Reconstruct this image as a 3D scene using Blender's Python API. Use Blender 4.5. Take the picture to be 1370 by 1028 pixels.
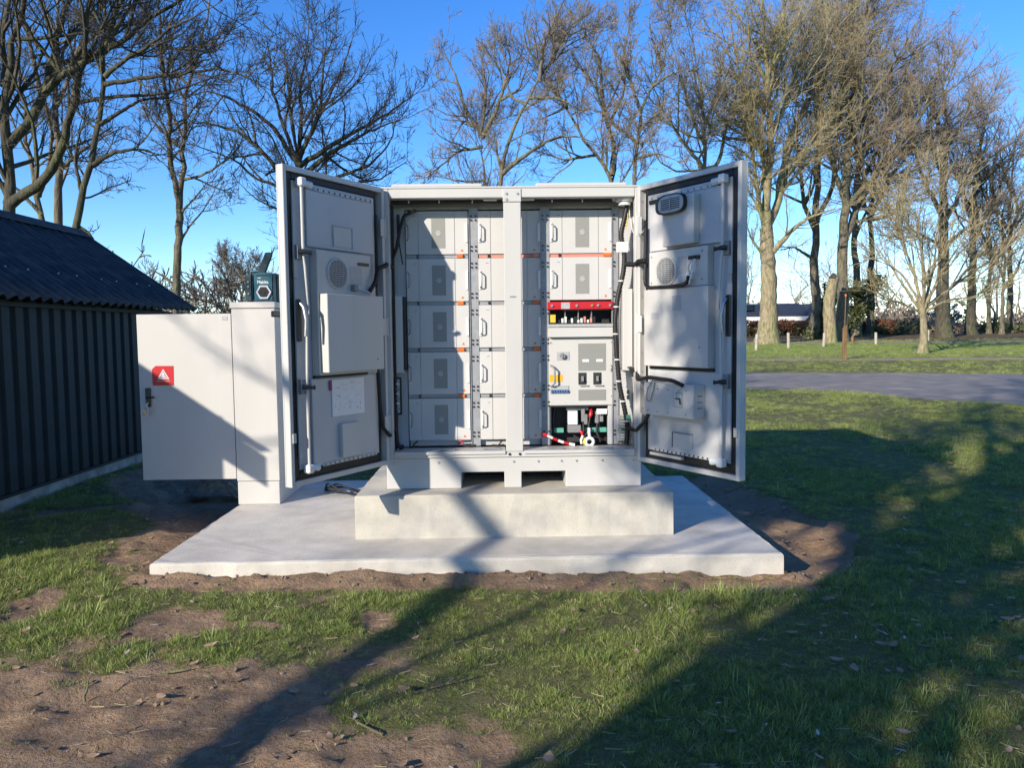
import bpy, bmesh, math, random
import numpy as np
from mathutils import Vector, Matrix, Quaternion, Euler

for o in list(bpy.data.objects): bpy.data.objects.remove(o)
SC = bpy.context.scene
COL = SC.collection

# ------------------------------------------------------------------ camera, sky, sun, exposure
cam_d = bpy.data.cameras.new('camera'); cam = bpy.data.objects.new('camera', cam_d); COL.objects.link(cam)
cam_d.sensor_width = 36.0; cam_d.lens = 1030 / 1370 * 36; cam_d.clip_start = 0.05; cam_d.clip_end = 3000
Rm = Matrix.Rotation(math.radians(-0.95), 4, 'Z') @ Matrix.Rotation(math.radians(90 - 3.83), 4, 'X') @ Matrix.Rotation(math.radians(-0.65), 4, 'Z')
cam.matrix_world = Matrix.Translation((0, 0, 1.57)) @ Rm
SC.camera = cam
SUN_AZ, SUN_EL = 41.0, 21.3          # the light travels towards azimuth 41 deg right of straight ahead
world = bpy.data.worlds.new('World'); SC.world = world; world.use_nodes = True
wn = world.node_tree.nodes; wl = world.node_tree.links
bg = wn['Background']; sky = wn.new('ShaderNodeTexSky'); sky.sky_type = 'NISHITA'; sky.sun_disc = False
sky.sun_elevation = math.radians(SUN_EL); sky.sun_rotation = math.radians(180 + SUN_AZ)
sky.altitude = 400; sky.air_density = 1.0; sky.dust_density = 0.0; sky.ozone_density = 4.5
hsv = wn.new('ShaderNodeHueSaturation'); hsv.inputs['Saturation'].default_value = 1.22; hsv.inputs['Hue'].default_value = .511
wl.new(sky.outputs[0], hsv.inputs['Color']); wl.new(hsv.outputs[0], bg.inputs[0])
bg.inputs[1].default_value = 0.15
sd = bpy.data.lights.new('sun', 'SUN'); sun = bpy.data.objects.new('sun', sd); COL.objects.link(sun)
sd.energy = 4.0; sd.angle = math.radians(0.53); sd.color = (1.0, 0.895, 0.745)
ce = math.cos(math.radians(SUN_EL))
SUN_D = Vector((math.sin(math.radians(SUN_AZ)) * ce, math.cos(math.radians(SUN_AZ)) * ce, -math.sin(math.radians(SUN_EL))))
sun.rotation_euler = SUN_D.to_track_quat('-Z', 'Y').to_euler(); sun.location = (-20, -20, 30)
SC.view_settings.view_transform = 'Standard'; SC.view_settings.look = 'None'
SC.view_settings.gamma = 1.0; SC.view_settings.use_curve_mapping = False
SC.view_settings.exposure = 0.72
SC.render.engine = 'CYCLES'
SC.cycles.max_bounces = 6; SC.cycles.diffuse_bounces = 3; SC.cycles.use_denoising = True
SC.cycles.denoiser = 'OPENIMAGEDENOISE'; SC.cycles.denoising_input_passes = 'RGB_ALBEDO_NORMAL'; SC.cycles.denoising_prefilter = 'ACCURATE'; SC.cycles.denoising_quality = 'HIGH'
SC.cycles.caustics_reflective = False; SC.cycles.caustics_refractive = False

# ------------------------------------------------------------------ helpers
def setp(o, label=None, cat=None, group=None, kind=None):
    if label: o['label'] = label
    if cat: o['category'] = cat
    if group: o['group'] = group
    if kind: o['kind'] = kind
    return o

def empty(name, loc, label, cat, group=None):
    o = bpy.data.objects.new(name, None); COL.objects.link(o); o.location = loc; o.empty_display_size = .1
    return setp(o, label, cat, group)

def wpos(o):
    p = Vector(o.location)
    while o.parent: o = o.parent; p += Vector(o.location)
    return p

class MB:
    """collects simple solids in world metres and links them as ONE mesh object"""
    def __init__(s, M=None): s.v = []; s.f = []; s.mi = []; s.M = M; s.cur = 0; s.smooth = []
    def add(s, vs, fs, smooth=False):
        b = len(s.v)
        for p in vs:
            p = Vector(p)
            s.v.append(s.M @ p if s.M is not None else p)
        for f in fs: s.f.append([b + i for i in f]); s.mi.append(s.cur); s.smooth.append(smooth)
        return s
    def box(s, x0, x1, y0, y1, z0, z1):
        vs = [(x0, y0, z0), (x1, y0, z0), (x1, y1, z0), (x0, y1, z0), (x0, y0, z1), (x1, y0, z1), (x1, y1, z1), (x0, y1, z1)]
        return s.add(vs, [(0, 3, 2, 1), (4, 5, 6, 7), (0, 1, 5, 4), (1, 2, 6, 5), (2, 3, 7, 6), (3, 0, 4, 7)])
    def prism(s, poly, axis, a0, a1):
        """poly in the two remaining axes (in order), extruded along axis"""
        n = len(poly); vs = []
        for a in (a0, a1):
            for p, q in poly:
                vs.append({'x': (a, p, q), 'y': (p, a, q), 'z': (p, q, a)}[axis])
        fs = [tuple(range(n)), tuple(range(n, 2 * n))] + [(i, (i + 1) % n, n + (i + 1) % n, n + i) for i in range(n)]
        return s.add(vs, fs)
    def tube(s, pts, r, n=8, cap=True):
        pts = [Vector(p) for p in pts]; k = len(pts); rs = r if isinstance(r, (list, tuple)) else [r] * k
        vs = []; up = None
        for i, p in enumerate(pts):
            t = (pts[min(i + 1, k - 1)] - pts[max(i - 1, 0)]).normalized()
            if up is None: up = t.orthogonal().normalized()
            up = (up - t * up.dot(t)); up = up.normalized() if up.length > 1e-6 else t.orthogonal().normalized()
            w = t.cross(up)
            for j in range(n):
                a = 2 * math.pi * j / n
                vs.append(p + (up * math.cos(a) + w * math.sin(a)) * rs[i])
        fs = [(i * n + j, i * n + (j + 1) % n, (i + 1) * n + (j + 1) % n, (i + 1) * n + j) for i in range(k - 1) for j in range(n)]
        s.add(vs, fs, True)
        if cap:
            s.add(vs[:n], [tuple(range(n))]); s.add(vs[-n:], [tuple(range(n))])
        return s
    def cyl(s, c, axis, r, h, n=16):
        c = Vector(c); d = {'x': Vector((1, 0, 0)), 'y': Vector((0, 1, 0)), 'z': Vector((0, 0, 1))}[axis]
        return s.tube([c, c + d * h], r, n)
    def build(s, name, mat, parent=None, bevel=0.0, seg=1):
        me = bpy.data.meshes.new(name); o0 = wpos(parent) if parent else Vector((0, 0, 0))
        me.from_pydata([tuple(p - o0) for p in s.v], [], s.f)
        mats = mat if isinstance(mat, (list, tuple)) else [mat]
        for m in mats: me.materials.append(m)
        me.polygons.foreach_set('material_index', s.mi); me.polygons.foreach_set('use_smooth', s.smooth)
        bm = bmesh.new(); bm.from_mesh(me)
        bmesh.ops.recalc_face_normals(bm, faces=bm.faces)
        if bevel > 0:
            ed = [e for e in bm.edges if len(e.link_faces) == 2 and e.calc_face_angle(0) > 0.6 and not (e.link_faces[0].smooth and e.link_faces[1].smooth)]
            bmesh.ops.bevel(bm, geom=ed, offset=bevel, offset_type='OFFSET', segments=seg, affect='EDGES', clamp_overlap=True)
        bm.to_mesh(me); bm.free()
        o = bpy.data.objects.new(name, me); COL.objects.link(o)
        if parent: o.parent = parent
        return o

def copy_tree(o, parent=None):
    c = o.copy(); COL.objects.link(c)
    if parent is not None: c.parent = parent
    for ch in list(o.children): copy_tree(ch, c)
    return c

def np_mesh(name, V, F, mat, parent=None, smooth=False, mi=None):
    """V (n,3), F list of (m,k) arrays"""
    me = bpy.data.meshes.new(name)
    o0 = wpos(parent) if parent else Vector((0, 0, 0))
    V = np.asarray(V, dtype=np.float32) - np.array(o0, dtype=np.float32)
    me.vertices.add(len(V)); me.vertices.foreach_set('co', V.ravel())
    if not isinstance(F, list): F = [F]
    F = [f for f in F if len(f)]
    loops = np.concatenate([f.ravel() for f in F]); cnt = np.concatenate([np.full(len(f), f.shape[1]) for f in F])
    me.loops.add(len(loops)); me.loops.foreach_set('vertex_index', loops.astype(np.int32))
    st = np.concatenate([[0], np.cumsum(cnt)[:-1]]).astype(np.int32)
    me.polygons.add(len(cnt)); me.polygons.foreach_set('loop_start', st)
    mats = mat if isinstance(mat, (list, tuple)) else [mat]
    for m in mats: me.materials.append(m)
    if mi is not None: me.polygons.foreach_set('material_index', np.asarray(mi, dtype=np.int32))
    me.update(calc_edges=True); me.validate()
    me.polygons.foreach_set('use_smooth', np.full(len(me.polygons), smooth))
    o = bpy.data.objects.new(name, me); COL.objects.link(o)
    if parent: o.parent = parent
    return o

# lattice noise in numpy
_rg = np.random.default_rng(5); _LAT = _rg.random((256, 256))
def vnoise(x, y):
    xi = np.floor(x).astype(int); yi = np.floor(y).astype(int); fx = x - xi; fy = y - yi
    fx = fx * fx * (3 - 2 * fx); fy = fy * fy * (3 - 2 * fy)
    g = lambda a, b: _LAT[a % 256, b % 256]
    return (g(xi, yi) * (1 - fx) + g(xi + 1, yi) * fx) * (1 - fy) + (g(xi, yi + 1) * (1 - fx) + g(xi + 1, yi + 1) * fx) * fy
def fbm(x, y, s, o=4):
    r = 0; a = 1; t = 0
    for k in range(o):
        r = r + a * vnoise(x * s + 17.3 * k, y * s + 9.1 * k); t += a; a *= .5; s *= 2.03
    return r / t * 2 - 1
def sdf_poly(X, Y, poly):
    P = np.array(poly); d = np.full(X.shape, 1e9); ins = np.zeros(X.shape, bool); n = len(P)
    for i in range(n):
        ax, ay = P[i]; bx, by = P[(i + 1) % n]; ex, ey = bx - ax, by - ay
        t = np.clip(((X - ax) * ex + (Y - ay) * ey) / (ex * ex + ey * ey + 1e-12), 0, 1)
        d = np.minimum(d, np.hypot(X - ax - t * ex, Y - ay - t * ey))
        c = ((ay > Y) != (by > Y)) & (X < (bx - ax) * (Y - ay) / (by - ay + 1e-12) + ax)
        ins ^= c
    return np.where(ins, -d, d)

# ------------------------------------------------------------------ materials
def mat(name, col, rough=.5, metal=0., var=0., vscale=8., bump=0., bscale=60., col2=None, c2scale=3., c2lo=.45, c2hi=.62, spec=None, trans=0., rnd=0., stretch=None, detail=4, pores=0):
    m = bpy.data.materials.new(name); m.use_nodes = True; nt = m.node_tree; N = nt.nodes; L = nt.links
    b = N['Principled BSDF']; b.inputs['Roughness'].default_value = rough; b.inputs['Metallic'].default_value = metal
    if spec is not None: b.inputs['Specular IOR Level'].default_value = spec
    c4 = (*col, 1); b.inputs['Base Color'].default_value = c4
    tc = N.new('ShaderNodeTexCoord'); vec = tc.outputs['Object']
    if stretch:
        mp = N.new('ShaderNodeMapping'); mp.inputs['Scale'].default_value = stretch; L.new(vec, mp.inputs[0]); vec = mp.outputs[0]
    cur = None
    if col2 is not None:
        nz = N.new('ShaderNodeTexNoise'); nz.inputs['Scale'].default_value = c2scale; nz.inputs['Detail'].default_value = 6; nz.inputs['Roughness'].default_value = .62; L.new(vec, nz.inputs[0])
        mr = N.new('ShaderNodeMapRange'); mr.inputs[1].default_value = c2lo; mr.inputs[2].default_value = c2hi; mr.interpolation_type = 'SMOOTHSTEP'; L.new(nz.outputs[0], mr.inputs[0])
        mx = N.new('ShaderNodeMix'); mx.data_type = 'RGBA'; mx.inputs[6].default_value = c4; mx.inputs[7].default_value = (*col2, 1); L.new(mr.outputs[0], mx.inputs[0]); cur = mx.outputs[2]
    if var > 0 or rnd > 0:
        hs = N.new('ShaderNodeHueSaturation')
        if cur: L.new(cur, hs.inputs['Color'])
        else: hs.inputs['Color'].default_value = c4
        if var > 0:
            nz = N.new('ShaderNodeTexNoise'); nz.inputs['Scale'].default_value = vscale; nz.inputs['Detail'].default_value = detail; L.new(vec, nz.inputs[0])
            mr = N.new('ShaderNodeMapRange'); mr.inputs[1].default_value = .3; mr.inputs[2].default_value = .7; mr.inputs[3].default_value = 1 - var; mr.inputs[4].default_value = 1 + var; L.new(nz.outputs[0], mr.inputs[0]); val = mr.outputs[0]
        else: val = None
        if rnd > 0:
            oi = N.new('ShaderNodeObjectInfo'); mr2 = N.new('ShaderNodeMapRange'); mr2.inputs[3].default_value = 1 - rnd; mr2.inputs[4].default_value = 1 + rnd; L.new(oi.outputs['Random'], mr2.inputs[0])
            if val is not None:
                mm = N.new('ShaderNodeMath'); mm.operation = 'MULTIPLY'; L.new(val, mm.inputs[0]); L.new(mr2.outputs[0], mm.inputs[1]); val = mm.outputs[0]
            else: val = mr2.outputs[0]
        L.new(val, hs.inputs['Value']); cur = hs.outputs[0]
    if pores > 0:
        vo = N.new('ShaderNodeTexVoronoi'); vo.inputs['Scale'].default_value = pores; L.new(tc.outputs['Object'], vo.inputs[0])
        sp = N.new('ShaderNodeSeparateColor'); L.new(vo.outputs['Color'], sp.inputs[0])
        th = N.new('ShaderNodeMapRange'); th.inputs[1].default_value = .90; th.inputs[2].default_value = 1.0; th.inputs[3].default_value = 0; th.inputs[4].default_value = .42; L.new(sp.outputs[0], th.inputs[0])
        lt = N.new('ShaderNodeMath'); lt.operation = 'LESS_THAN'; L.new(vo.outputs['Distance'], lt.inputs[0]); L.new(th.outputs[0], lt.inputs[1])
        mp_ = N.new('ShaderNodeMix'); mp_.data_type = 'RGBA'; L.new(lt.outputs[0], mp_.inputs[0]); L.new(cur, mp_.inputs[6]); mp_.inputs[7].default_value = (.30, .285, .25, 1); cur = mp_.outputs[2]
    if cur: L.new(cur, b.inputs['Base Color'])
    if bump > 0:
        nz = N.new('ShaderNodeTexNoise'); nz.inputs['Scale'].default_value = bscale; nz.inputs['Detail'].default_value = 5; L.new(vec, nz.inputs[0])
        bp = N.new('ShaderNodeBump'); bp.inputs['Strength'].default_value = 1; bp.inputs['Distance'].default_value = bump; L.new(nz.outputs[0], bp.inputs['Height']); L.new(bp.outputs[0], b.inputs['Normal'])
    if trans > 0:
        tr = N.new('ShaderNodeBsdfTranslucent'); ms = N.new('ShaderNodeMixShader'); ms.inputs[0].default_value = trans
        if cur: L.new(cur, tr.inputs[0])
        else: tr.inputs[0].default_value = c4
        L.new(b.outputs[0], ms.inputs[1]); L.new(tr.outputs[0], ms.inputs[2]); L.new(ms.outputs[0], N['Material Output'].inputs[0])
    return m

M = {}
M['white'] = mat('light_grey_powder_coat', (.53, .525, .51), .42, var=.04, vscale=2.2, bump=.0004, bscale=220, col2=(.49, .482, .46), c2scale=5, c2lo=.52, c2hi=.78, stretch=(1, 1, .16))
M['panel'] = mat('light_panel', (.50, .505, .51), .48, var=.04, vscale=3, bump=.0003, bscale=250)
M['module'] = mat('module_paint', (.545, .545, .54), .46, var=.04, vscale=4, rnd=.02, bump=.0002, bscale=260)
M['zinc'] = mat('galvanised_steel', (.45, .46, .47), .42, .85, var=.12, vscale=30)
M['rail'] = mat('grey_rail', (.33, .34, .36), .5, .3, var=.1, vscale=30)
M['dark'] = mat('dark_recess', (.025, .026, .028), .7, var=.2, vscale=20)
M['black'] = mat('black_rubber', (.009, .009, .010), .55, var=.15, vscale=40)
M['blackp'] = mat('black_plastic', (.022, .023, .025), .35, var=.1, vscale=30)
M['red'] = mat('red_cover', (.50, .012, .02), .35, var=.08, vscale=18)
M['orange'] = mat('orange_connector', (.75, .16, .02), .4, var=.06, vscale=30)
M['copper'] = mat('busbar_salmon', (.62, .25, .19), .45, var=.08, vscale=20)
M['yellow'] = mat('yellow_label', (.80, .42, .02), .5, var=.04, vscale=40)
M['yellowc'] = mat('yellow_core', (.65, .50, .05), .4, var=.1, vscale=40)
M['blue'] = mat('blue_breaker', (.08, .17, .42), .4, var=.1, vscale=60)
M['green'] = mat('green_terminal', (.10, .36, .27), .4, var=.1, vscale=30)
M['grey'] = mat('grey_plastic', (.22, .23, .24), .45, var=.1, vscale=30)
M['label'] = mat('silver_label', (.40, .41, .42), .4, var=.15, vscale=90)
M['paper'] = mat('printed_paper', (.80, .79, .80), .6, var=.03, vscale=30)
M['ink'] = mat('print_ink', (.35, .36, .48), .6, var=.3, vscale=60)
M['purple'] = mat('purple_tab', (.24, .03, .17), .5, var=.1, vscale=40)
M['brass'] = mat('brass', (.55, .40, .16), .35, .8, var=.1, vscale=40)
M['bumper'] = mat('dark_teal_rubber', (.010, .042, .052), .6, var=.15, vscale=30)
M['radio'] = mat('teal_casing', (.012, .110, .160), .42, var=.12, vscale=20)
M['text'] = mat('white_print', (.72, .74, .74), .5, var=.05, vscale=90)
M['conc'] = mat('pale_concrete', (.60, .565, .50), .85, var=.12, vscale=5, bump=.0018, bscale=70, col2=(.49, .465, .415), c2scale=1.6, c2lo=.42, c2hi=.66, pores=150)
M['conc2'] = mat('cast_concrete_block', (.51, .48, .41), .85, var=.12, vscale=5, bump=.0018, bscale=85, col2=(.385, .375, .345), c2scale=2.3, c2lo=.45, c2hi=.7, pores=140)
M['shedwall'] = mat('dark_green_cladding', (.008, .021, .027), .55, spec=.3, var=.3, vscale=4, rnd=.12, bump=.0005, bscale=40)
M['shedroof'] = mat('dark_corrugated_sheet', (.034, .037, .042), .6, spec=.35, var=.35, vscale=7, rnd=.12, bump=.001, bscale=50, col2=(.060, .060, .058), c2scale=5)
M['base'] = mat('grey_foundation', (.30, .29, .26), .9, var=.35, vscale=6, bump=.002, bscale=60)
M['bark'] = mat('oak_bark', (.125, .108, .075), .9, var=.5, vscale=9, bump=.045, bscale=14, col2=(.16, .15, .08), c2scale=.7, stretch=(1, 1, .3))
M['barkd'] = mat('dark_shaded_oak_bark', (.062, .056, .038), .9, var=.5, vscale=9, bump=.045, bscale=14, col2=(.080, .082, .040), c2scale=.6, stretch=(1, 1, .3))  # olive bark, darkened to carry the backlit shade of the left trees
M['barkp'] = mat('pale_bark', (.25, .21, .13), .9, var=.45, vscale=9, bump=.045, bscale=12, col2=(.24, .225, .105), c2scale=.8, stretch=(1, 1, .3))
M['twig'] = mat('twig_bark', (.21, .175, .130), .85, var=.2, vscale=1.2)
M['twigd'] = mat('dark_shaded_twig_bark', (.10, .085, .065), .85, var=.2, vscale=1.2)  # dark grey, with the left trees' shade put into the colour
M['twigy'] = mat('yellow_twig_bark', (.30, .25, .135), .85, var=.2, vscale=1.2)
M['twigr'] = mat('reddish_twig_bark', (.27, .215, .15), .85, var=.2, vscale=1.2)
M['asphalt'] = mat('worn_asphalt', (.215, .195, .17), .92, var=.2, vscale=2, bump=.003, bscale=90, col2=(.30, .26, .20), c2scale=.5, c2lo=.48, c2hi=.7)
M['sand'] = mat('sandy_path', (.27, .22, .15), .95, var=.2, vscale=1.5, bump=.004, bscale=40)
M['beech'] = mat('brown_beech_leaves', (.22, .10, .05), .8, var=.35, vscale=3, trans=.25)
M['holly'] = mat('holly_leaves', (.075, .090, .028), .6, var=.4, vscale=1.5, trans=.15)
M['ivy'] = mat('ivy_leaves', (.030, .055, .018), .5, var=.4, vscale=2, trans=.15)
M['hroof'] = mat('slate_roof', (.035, .037, .045), .6, var=.2, vscale=3)
M['hwall'] = mat('dark_house_wall', (.075, .055, .045), .8, var=.2, vscale=3)
M['hwhite'] = mat('white_fascia', (.78, .77, .74), .5, var=.04, vscale=3)
M['glass'] = mat('window_glass', (.03, .035, .04), .08, var=.05, vscale=3, spec=.8)
M['post'] = mat('weathered_post', (.40, .36, .29), .85, var=.25, vscale=12)
M['stake'] = mat('brown_wood', (.20, .115, .05), .8, var=.3, vscale=10, stretch=(1, 1, .2))
M['leafdry'] = mat('dry_leaf', (.42, .29, .18), .8, var=.35, vscale=9, trans=.2)
M['chip'] = mat('pale_wood_chip', (.50, .46, .40), .8, var=.25, vscale=9)
M['clod'] = mat('soil_clod', (.24, .175, .12), .95, var=.35, vscale=20, bump=.006, bscale=60)
M['blade'] = mat('grass_blade', (.215, .285, .055), .6, trans=.38, var=.25, vscale=.5, rnd=.3)
M['blade2'] = mat('light_grass_blade', (.31, .375, .11), .6, trans=.30, rnd=.25)
M['straw'] = mat('straw_blade', (.46, .39, .23), .8, trans=.2, rnd=.25)
M['canopy'] = mat('dark_pit_lining', (.012, .012, .012), .6, var=.2, vscale=10)

# ------------------------------------------------------------------ ground
def terr(y): return np.clip((np.asarray(y, dtype=float) - 22) * .026, 0, 1.2)
POLY_A = [(-9, 3.95), (-2.51, 3.82), (-1.92, 3.72), (-1.39, 3.8), (-.88, 3.67), (-.67, 3.5), (-.47, 3.07), (-.22, 2.97), (-.07, 2.77), (.04, 2.55), (.1, .8), (-9, .8)]
POLY_B = [(-2.55, 5.0), (-2.45, 4.62), (-1.7, 4.60), (-.5, 4.52), (.6, 4.55), (1.9, 4.50), (2.1, 5.0)]
POLY_C = [(1.6, 8.4), (2.35, 7.8), (2.55, 6.9), (2.5, 6.37), (2.69, 5.65), (2.55, 5.17), (2.17, 4.8), (1.8, 4.7), (1.2, 4.6), (1.2, 8)]
POLY_D = [(-2.5, 4.9), (-2.62, 5.5), (-2.85, 6.32), (-3.5, 7.2), (-4.3, 8.2), (-4.3, 9.2), (-1.9, 9.0), (-1.9, 4.9)]
SLAB = [(-2.25, 4.87), (1.83, 4.87), (1.83, 7.6), (-2.25, 7.6)]
ROAD_N = [(-40, 27), (-6, 24), (2, 22), (6.65, 20.5), (8.2, 19.4), (9.1, 17.3), (10.5, 15.1), (13, 11), (17, 5), (22, -4)]
ROAD_F = [(-40, 33), (-6, 28.5), (2, 27.2), (8.5, 26.1), (13.2, 25.3), (16.7, 24.2), (22, 20), (27, 13), (32, 6), (38, -4)]
ROAD_P = ROAD_N + ROAD_F[::-1]
def soil_mask(X, Y):
    n = fbm(X, Y, 1.9, 5) * .55 + fbm(X + 40, Y, 7, 3) * .16
    def s(poly, w, a): return np.clip(.5 - (sdf_poly(X, Y, poly) + n * a) / w, 0, 1)
    m = s(POLY_A, .5, 1.0); m = np.maximum(m, s(POLY_B, .12, .30)); m = np.maximum(m, s(POLY_C, .14, .35)); m = np.maximum(m, s(POLY_D, .25, .45))
    bare = np.clip((fbm(X + 9, Y + 3, 2.4, 5) - .30 + .17 * np.clip((-X + .1) / 1.2, 0, 1)) / .22, 0, 1) * np.clip((-X + .6) / 1.2, .35, .9) * (Y < 7)
    return np.maximum(m, bare)
def ground_z(X, Y, m=None):
    if m is None: m = soil_mask(X, Y)
    near = np.clip((13 - Y) / 4, 0, 1) * np.clip((9 - np.abs(X)) / 2, 0, 1)
    z = terr(Y) + near * (fbm(X, Y, .6, 3) * .035 + (1 - m) * .012)
    z = z + near * m * (fbm(X + 5, Y, 3.2, 4) * .040 + np.maximum(fbm(X, Y + 7, 9, 3), 0) * .045)
    ds = sdf_poly(X, Y, SLAB)
    z = z - .10 * np.clip(1 - np.abs(sdf_poly(X, Y, POLY_C) + .35) / .45, 0, 1) * (ds > 0)
    z = z - .10 * np.clip(-sdf_poly(X, Y, POLY_D) / .5, 0, 1) * (ds > 0) * np.clip((Y - 5.2) / 1.2, 0, 1)
    z = z + .035 * np.clip(1 - np.abs(sdf_poly(X, Y, POLY_C)) / .16, 0, 1) * (X > 2.05)
    ridge = np.clip(1 - np.abs(ds - .06) / .14, 0, 1) * (Y < 5)
    z = z + ridge * (.040 + .035 * np.clip(fbm(X, Y, 8, 4), -.5, 1))
    inside = ds < -.03
    return np.where(inside, -.12, z)

xs = np.unique(np.concatenate([np.linspace(-700, -40, 14), np.linspace(-40, -6, 36), np.linspace(-6, 6.5, 290), np.linspace(6.5, 60, 60), np.linspace(60, 700, 14)]))
ys = np.unique(np.concatenate([np.linspace(-60, 1.6, 24), np.linspace(1.6, 5.6, 190), np.linspace(5.6, 9, 90), np.linspace(9, 30, 60), np.linspace(30, 120, 40), np.linspace(120, 1200, 14)]))
GX, GY = np.meshgrid(xs, ys); gm = soil_mask(GX, GY); GZ = ground_z(GX, GY, gm)
nx, ny = len(xs), len(ys); I = np.arange(nx * ny).reshape(ny, nx)
F = np.stack([I[:-1, :-1], I[:-1, 1:], I[1:, 1:], I[1:, :-1]], -1).reshape(-1, 4)

def ground_material():
    m = bpy.data.materials.new('lawn_and_soil'); m.use_nodes = True; nt = m.node_tree; N = nt.nodes; L = nt.links
    b = N['Principled BSDF']; b.inputs['Roughness'].default_value = .95; b.inputs['Specular IOR Level'].default_value = .15
    geo = N.new('ShaderNodeNewGeometry'); pos = geo.outputs['Position']
    def noise(s, d=5, r=.6):
        n = N.new('ShaderNodeTexNoise'); n.inputs['Scale'].default_value = s; n.inputs['Detail'].default_value = d; n.inputs['Roughness'].default_value = r; L.new(pos, n.inputs[0]); return n.outputs[0]
    def rng(v, a, b_, c=0, d=1):
        r = N.new('ShaderNodeMapRange'); r.inputs[1].default_value = a; r.inputs[2].default_value = b_; r.inputs[3].default_value = c; r.inputs[4].default_value = d; L.new(v, r.inputs[0]); return r.outputs[0]
    def mix(f, c1, c2):
        x = N.new('ShaderNodeMix'); x.data_type = 'RGBA'
        L.new(f, x.inputs[0])
        for k, c in ((6, c1), (7, c2)):
            if isinstance(c, tuple): x.inputs[k].default_value = (*c, 1)
            else: L.new(c, x.inputs[k])
        return x.outputs[2]
    soil = mix(rng(noise(2.2, 7), .38, .64), (.37, .25, .155), (.26, .172, .105))
    soil = mix(rng(noise(24, 6, .7), .45, .75), soil, (.42, .31, .22))
    lawn = mix(rng(noise(.45, 6), .38, .62), (.185, .20, .062), (.145, .16, .048))
    lawn = mix(rng(noise(5, 6, .7), .5, .72), lawn, (.26, .22, .115))
    lawn = mix(rng(noise(38, 4, .7), .45, .7), lawn, (.24, .235, .11))
    lawn = mix(rng(noise(170, 3, .7), .42, .68), lawn, (.10, .098, .045))
    fa = N.new('ShaderNodeAttribute'); fa.attribute_name = 'field'; lawn = mix(rng(fa.outputs['Fac'], 0, 1), lawn, mix(rng(noise(.8, 6), .35, .65), (.30, .36, .09), (.25, .31, .08)))
    at = N.new('ShaderNodeAttribute'); at.attribute_name = 'soil'
    ad = N.new('ShaderNodeMath'); ad.operation = 'MULTIPLY_ADD'; L.new(noise(14, 5), ad.inputs[0]); ad.inputs[1].default_value = .8; ad.inputs[2].default_value = -.4
    sm = N.new('ShaderNodeMath'); sm.operation = 'ADD'; L.new(at.outputs['Fac'], sm.inputs[0]); L.new(ad.outputs[0], sm.inputs[1])
    lt = N.new('ShaderNodeAttribute'); lt.attribute_name = 'litter'
    lawn = mix(rng(lt.outputs['Fac'], 0, 1), lawn, mix(rng(noise(3, 6), .4, .65), (.17, .115, .06), (.10, .075, .04)))
    L.new(mix(rng(sm.outputs[0], .35, .65), lawn, soil), b.inputs['Base Color'])
    bp = N.new('ShaderNodeBump'); bp.inputs['Distance'].default_value = .020; L.new(noise(45, 6, .7), bp.inputs['Height'])
    bp2 = N.new('ShaderNodeBump'); bp2.inputs['Distance'].default_value = .05; L.new(noise(7, 6, .7), bp2.inputs['Height']); L.new(bp2.outputs[0], bp.inputs['Normal']); L.new(bp.outputs[0], b.inputs['Normal'])
    return m
ground = np_mesh('ground', np.stack([GX, GY, GZ], -1).reshape(-1, 3), F, ground_material(), smooth=True)
setp(ground, kind='structure')
at = ground.data.attributes.new('soil', 'FLOAT', 'POINT'); at.data.foreach_set('value', gm.ravel().astype(np.float32))
litter = np.clip((GY - 47 + fbm(GX, GY, .25, 3) * 6) / 4, 0, 1) * np.clip(1 - (GY - 90) / 30, 0, 1)
field = np.clip((GY - 34 + fbm(GX, GY, .4, 3) * 2) / 2, 0, 1) * np.clip((GX + 5) / 8, 0, 1)
at = ground.data.attributes.new('field', 'FLOAT', 'POINT'); at.data.foreach_set('value', field.ravel().astype(np.float32))
at = ground.data.attributes.new('litter', 'FLOAT', 'POINT'); at.data.foreach_set('value', litter.ravel().astype(np.float32))

def strip(name, near, far, material, dz, nu=120, nv=10, wob=.12):
    def res(P, n):
        P = np.array(P); d = np.r_[0, np.cumsum(np.linalg.norm(np.diff(P, axis=0), axis=1))]; t = np.linspace(0, d[-1], n)
        return np.stack([np.interp(t, d, P[:, 0]), np.interp(t, d, P[:, 1])], 1)
    A, B = res(near, nu), res(far, nu); w = fbm(A[:, 0] * 1.0, A[:, 1], .9, 4) * wob * 2; A[:, 1] += w; B[:, 1] += fbm(B[:, 0], B[:, 1], .8, 4) * wob * 2
    t = np.linspace(0, 1, nv)[:, None, None]; P = A * (1 - t) + B * t
    edge = np.where((t == 0) | (t == 1), -.03, 0.)[..., 0] + 0 * P[..., 0]
    V = np.stack([P[..., 0], P[..., 1], terr(P[..., 1]) + dz + edge], -1).reshape(-1, 3)
    J = np.arange(nu * nv).reshape(nv, nu)
    return setp(np_mesh(name, V, np.stack([J[:-1, :-1], J[:-1, 1:], J[1:, 1:], J[1:, :-1]], -1).reshape(-1, 4), material, smooth=True), kind='structure')
strip('road', ROAD_N, ROAD_F, M['asphalt'], .03, nu=260)
strip('footpath', [(-30, 34.5), (4, 33), (10.3, 32.3), (20.9, 30.9), (50, 24)], [(-30, 36), (4, 34.6), (10.6, 33.6), (21.5, 32.2), (52, 26)], M['sand'], .02)
strip('lane', [(-40, 56), (10, 50), (24, 46.8), (60, 43)], [(-40, 60), (10, 53), (26, 49.3), (64, 46)], M['sand'], .03)

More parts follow.
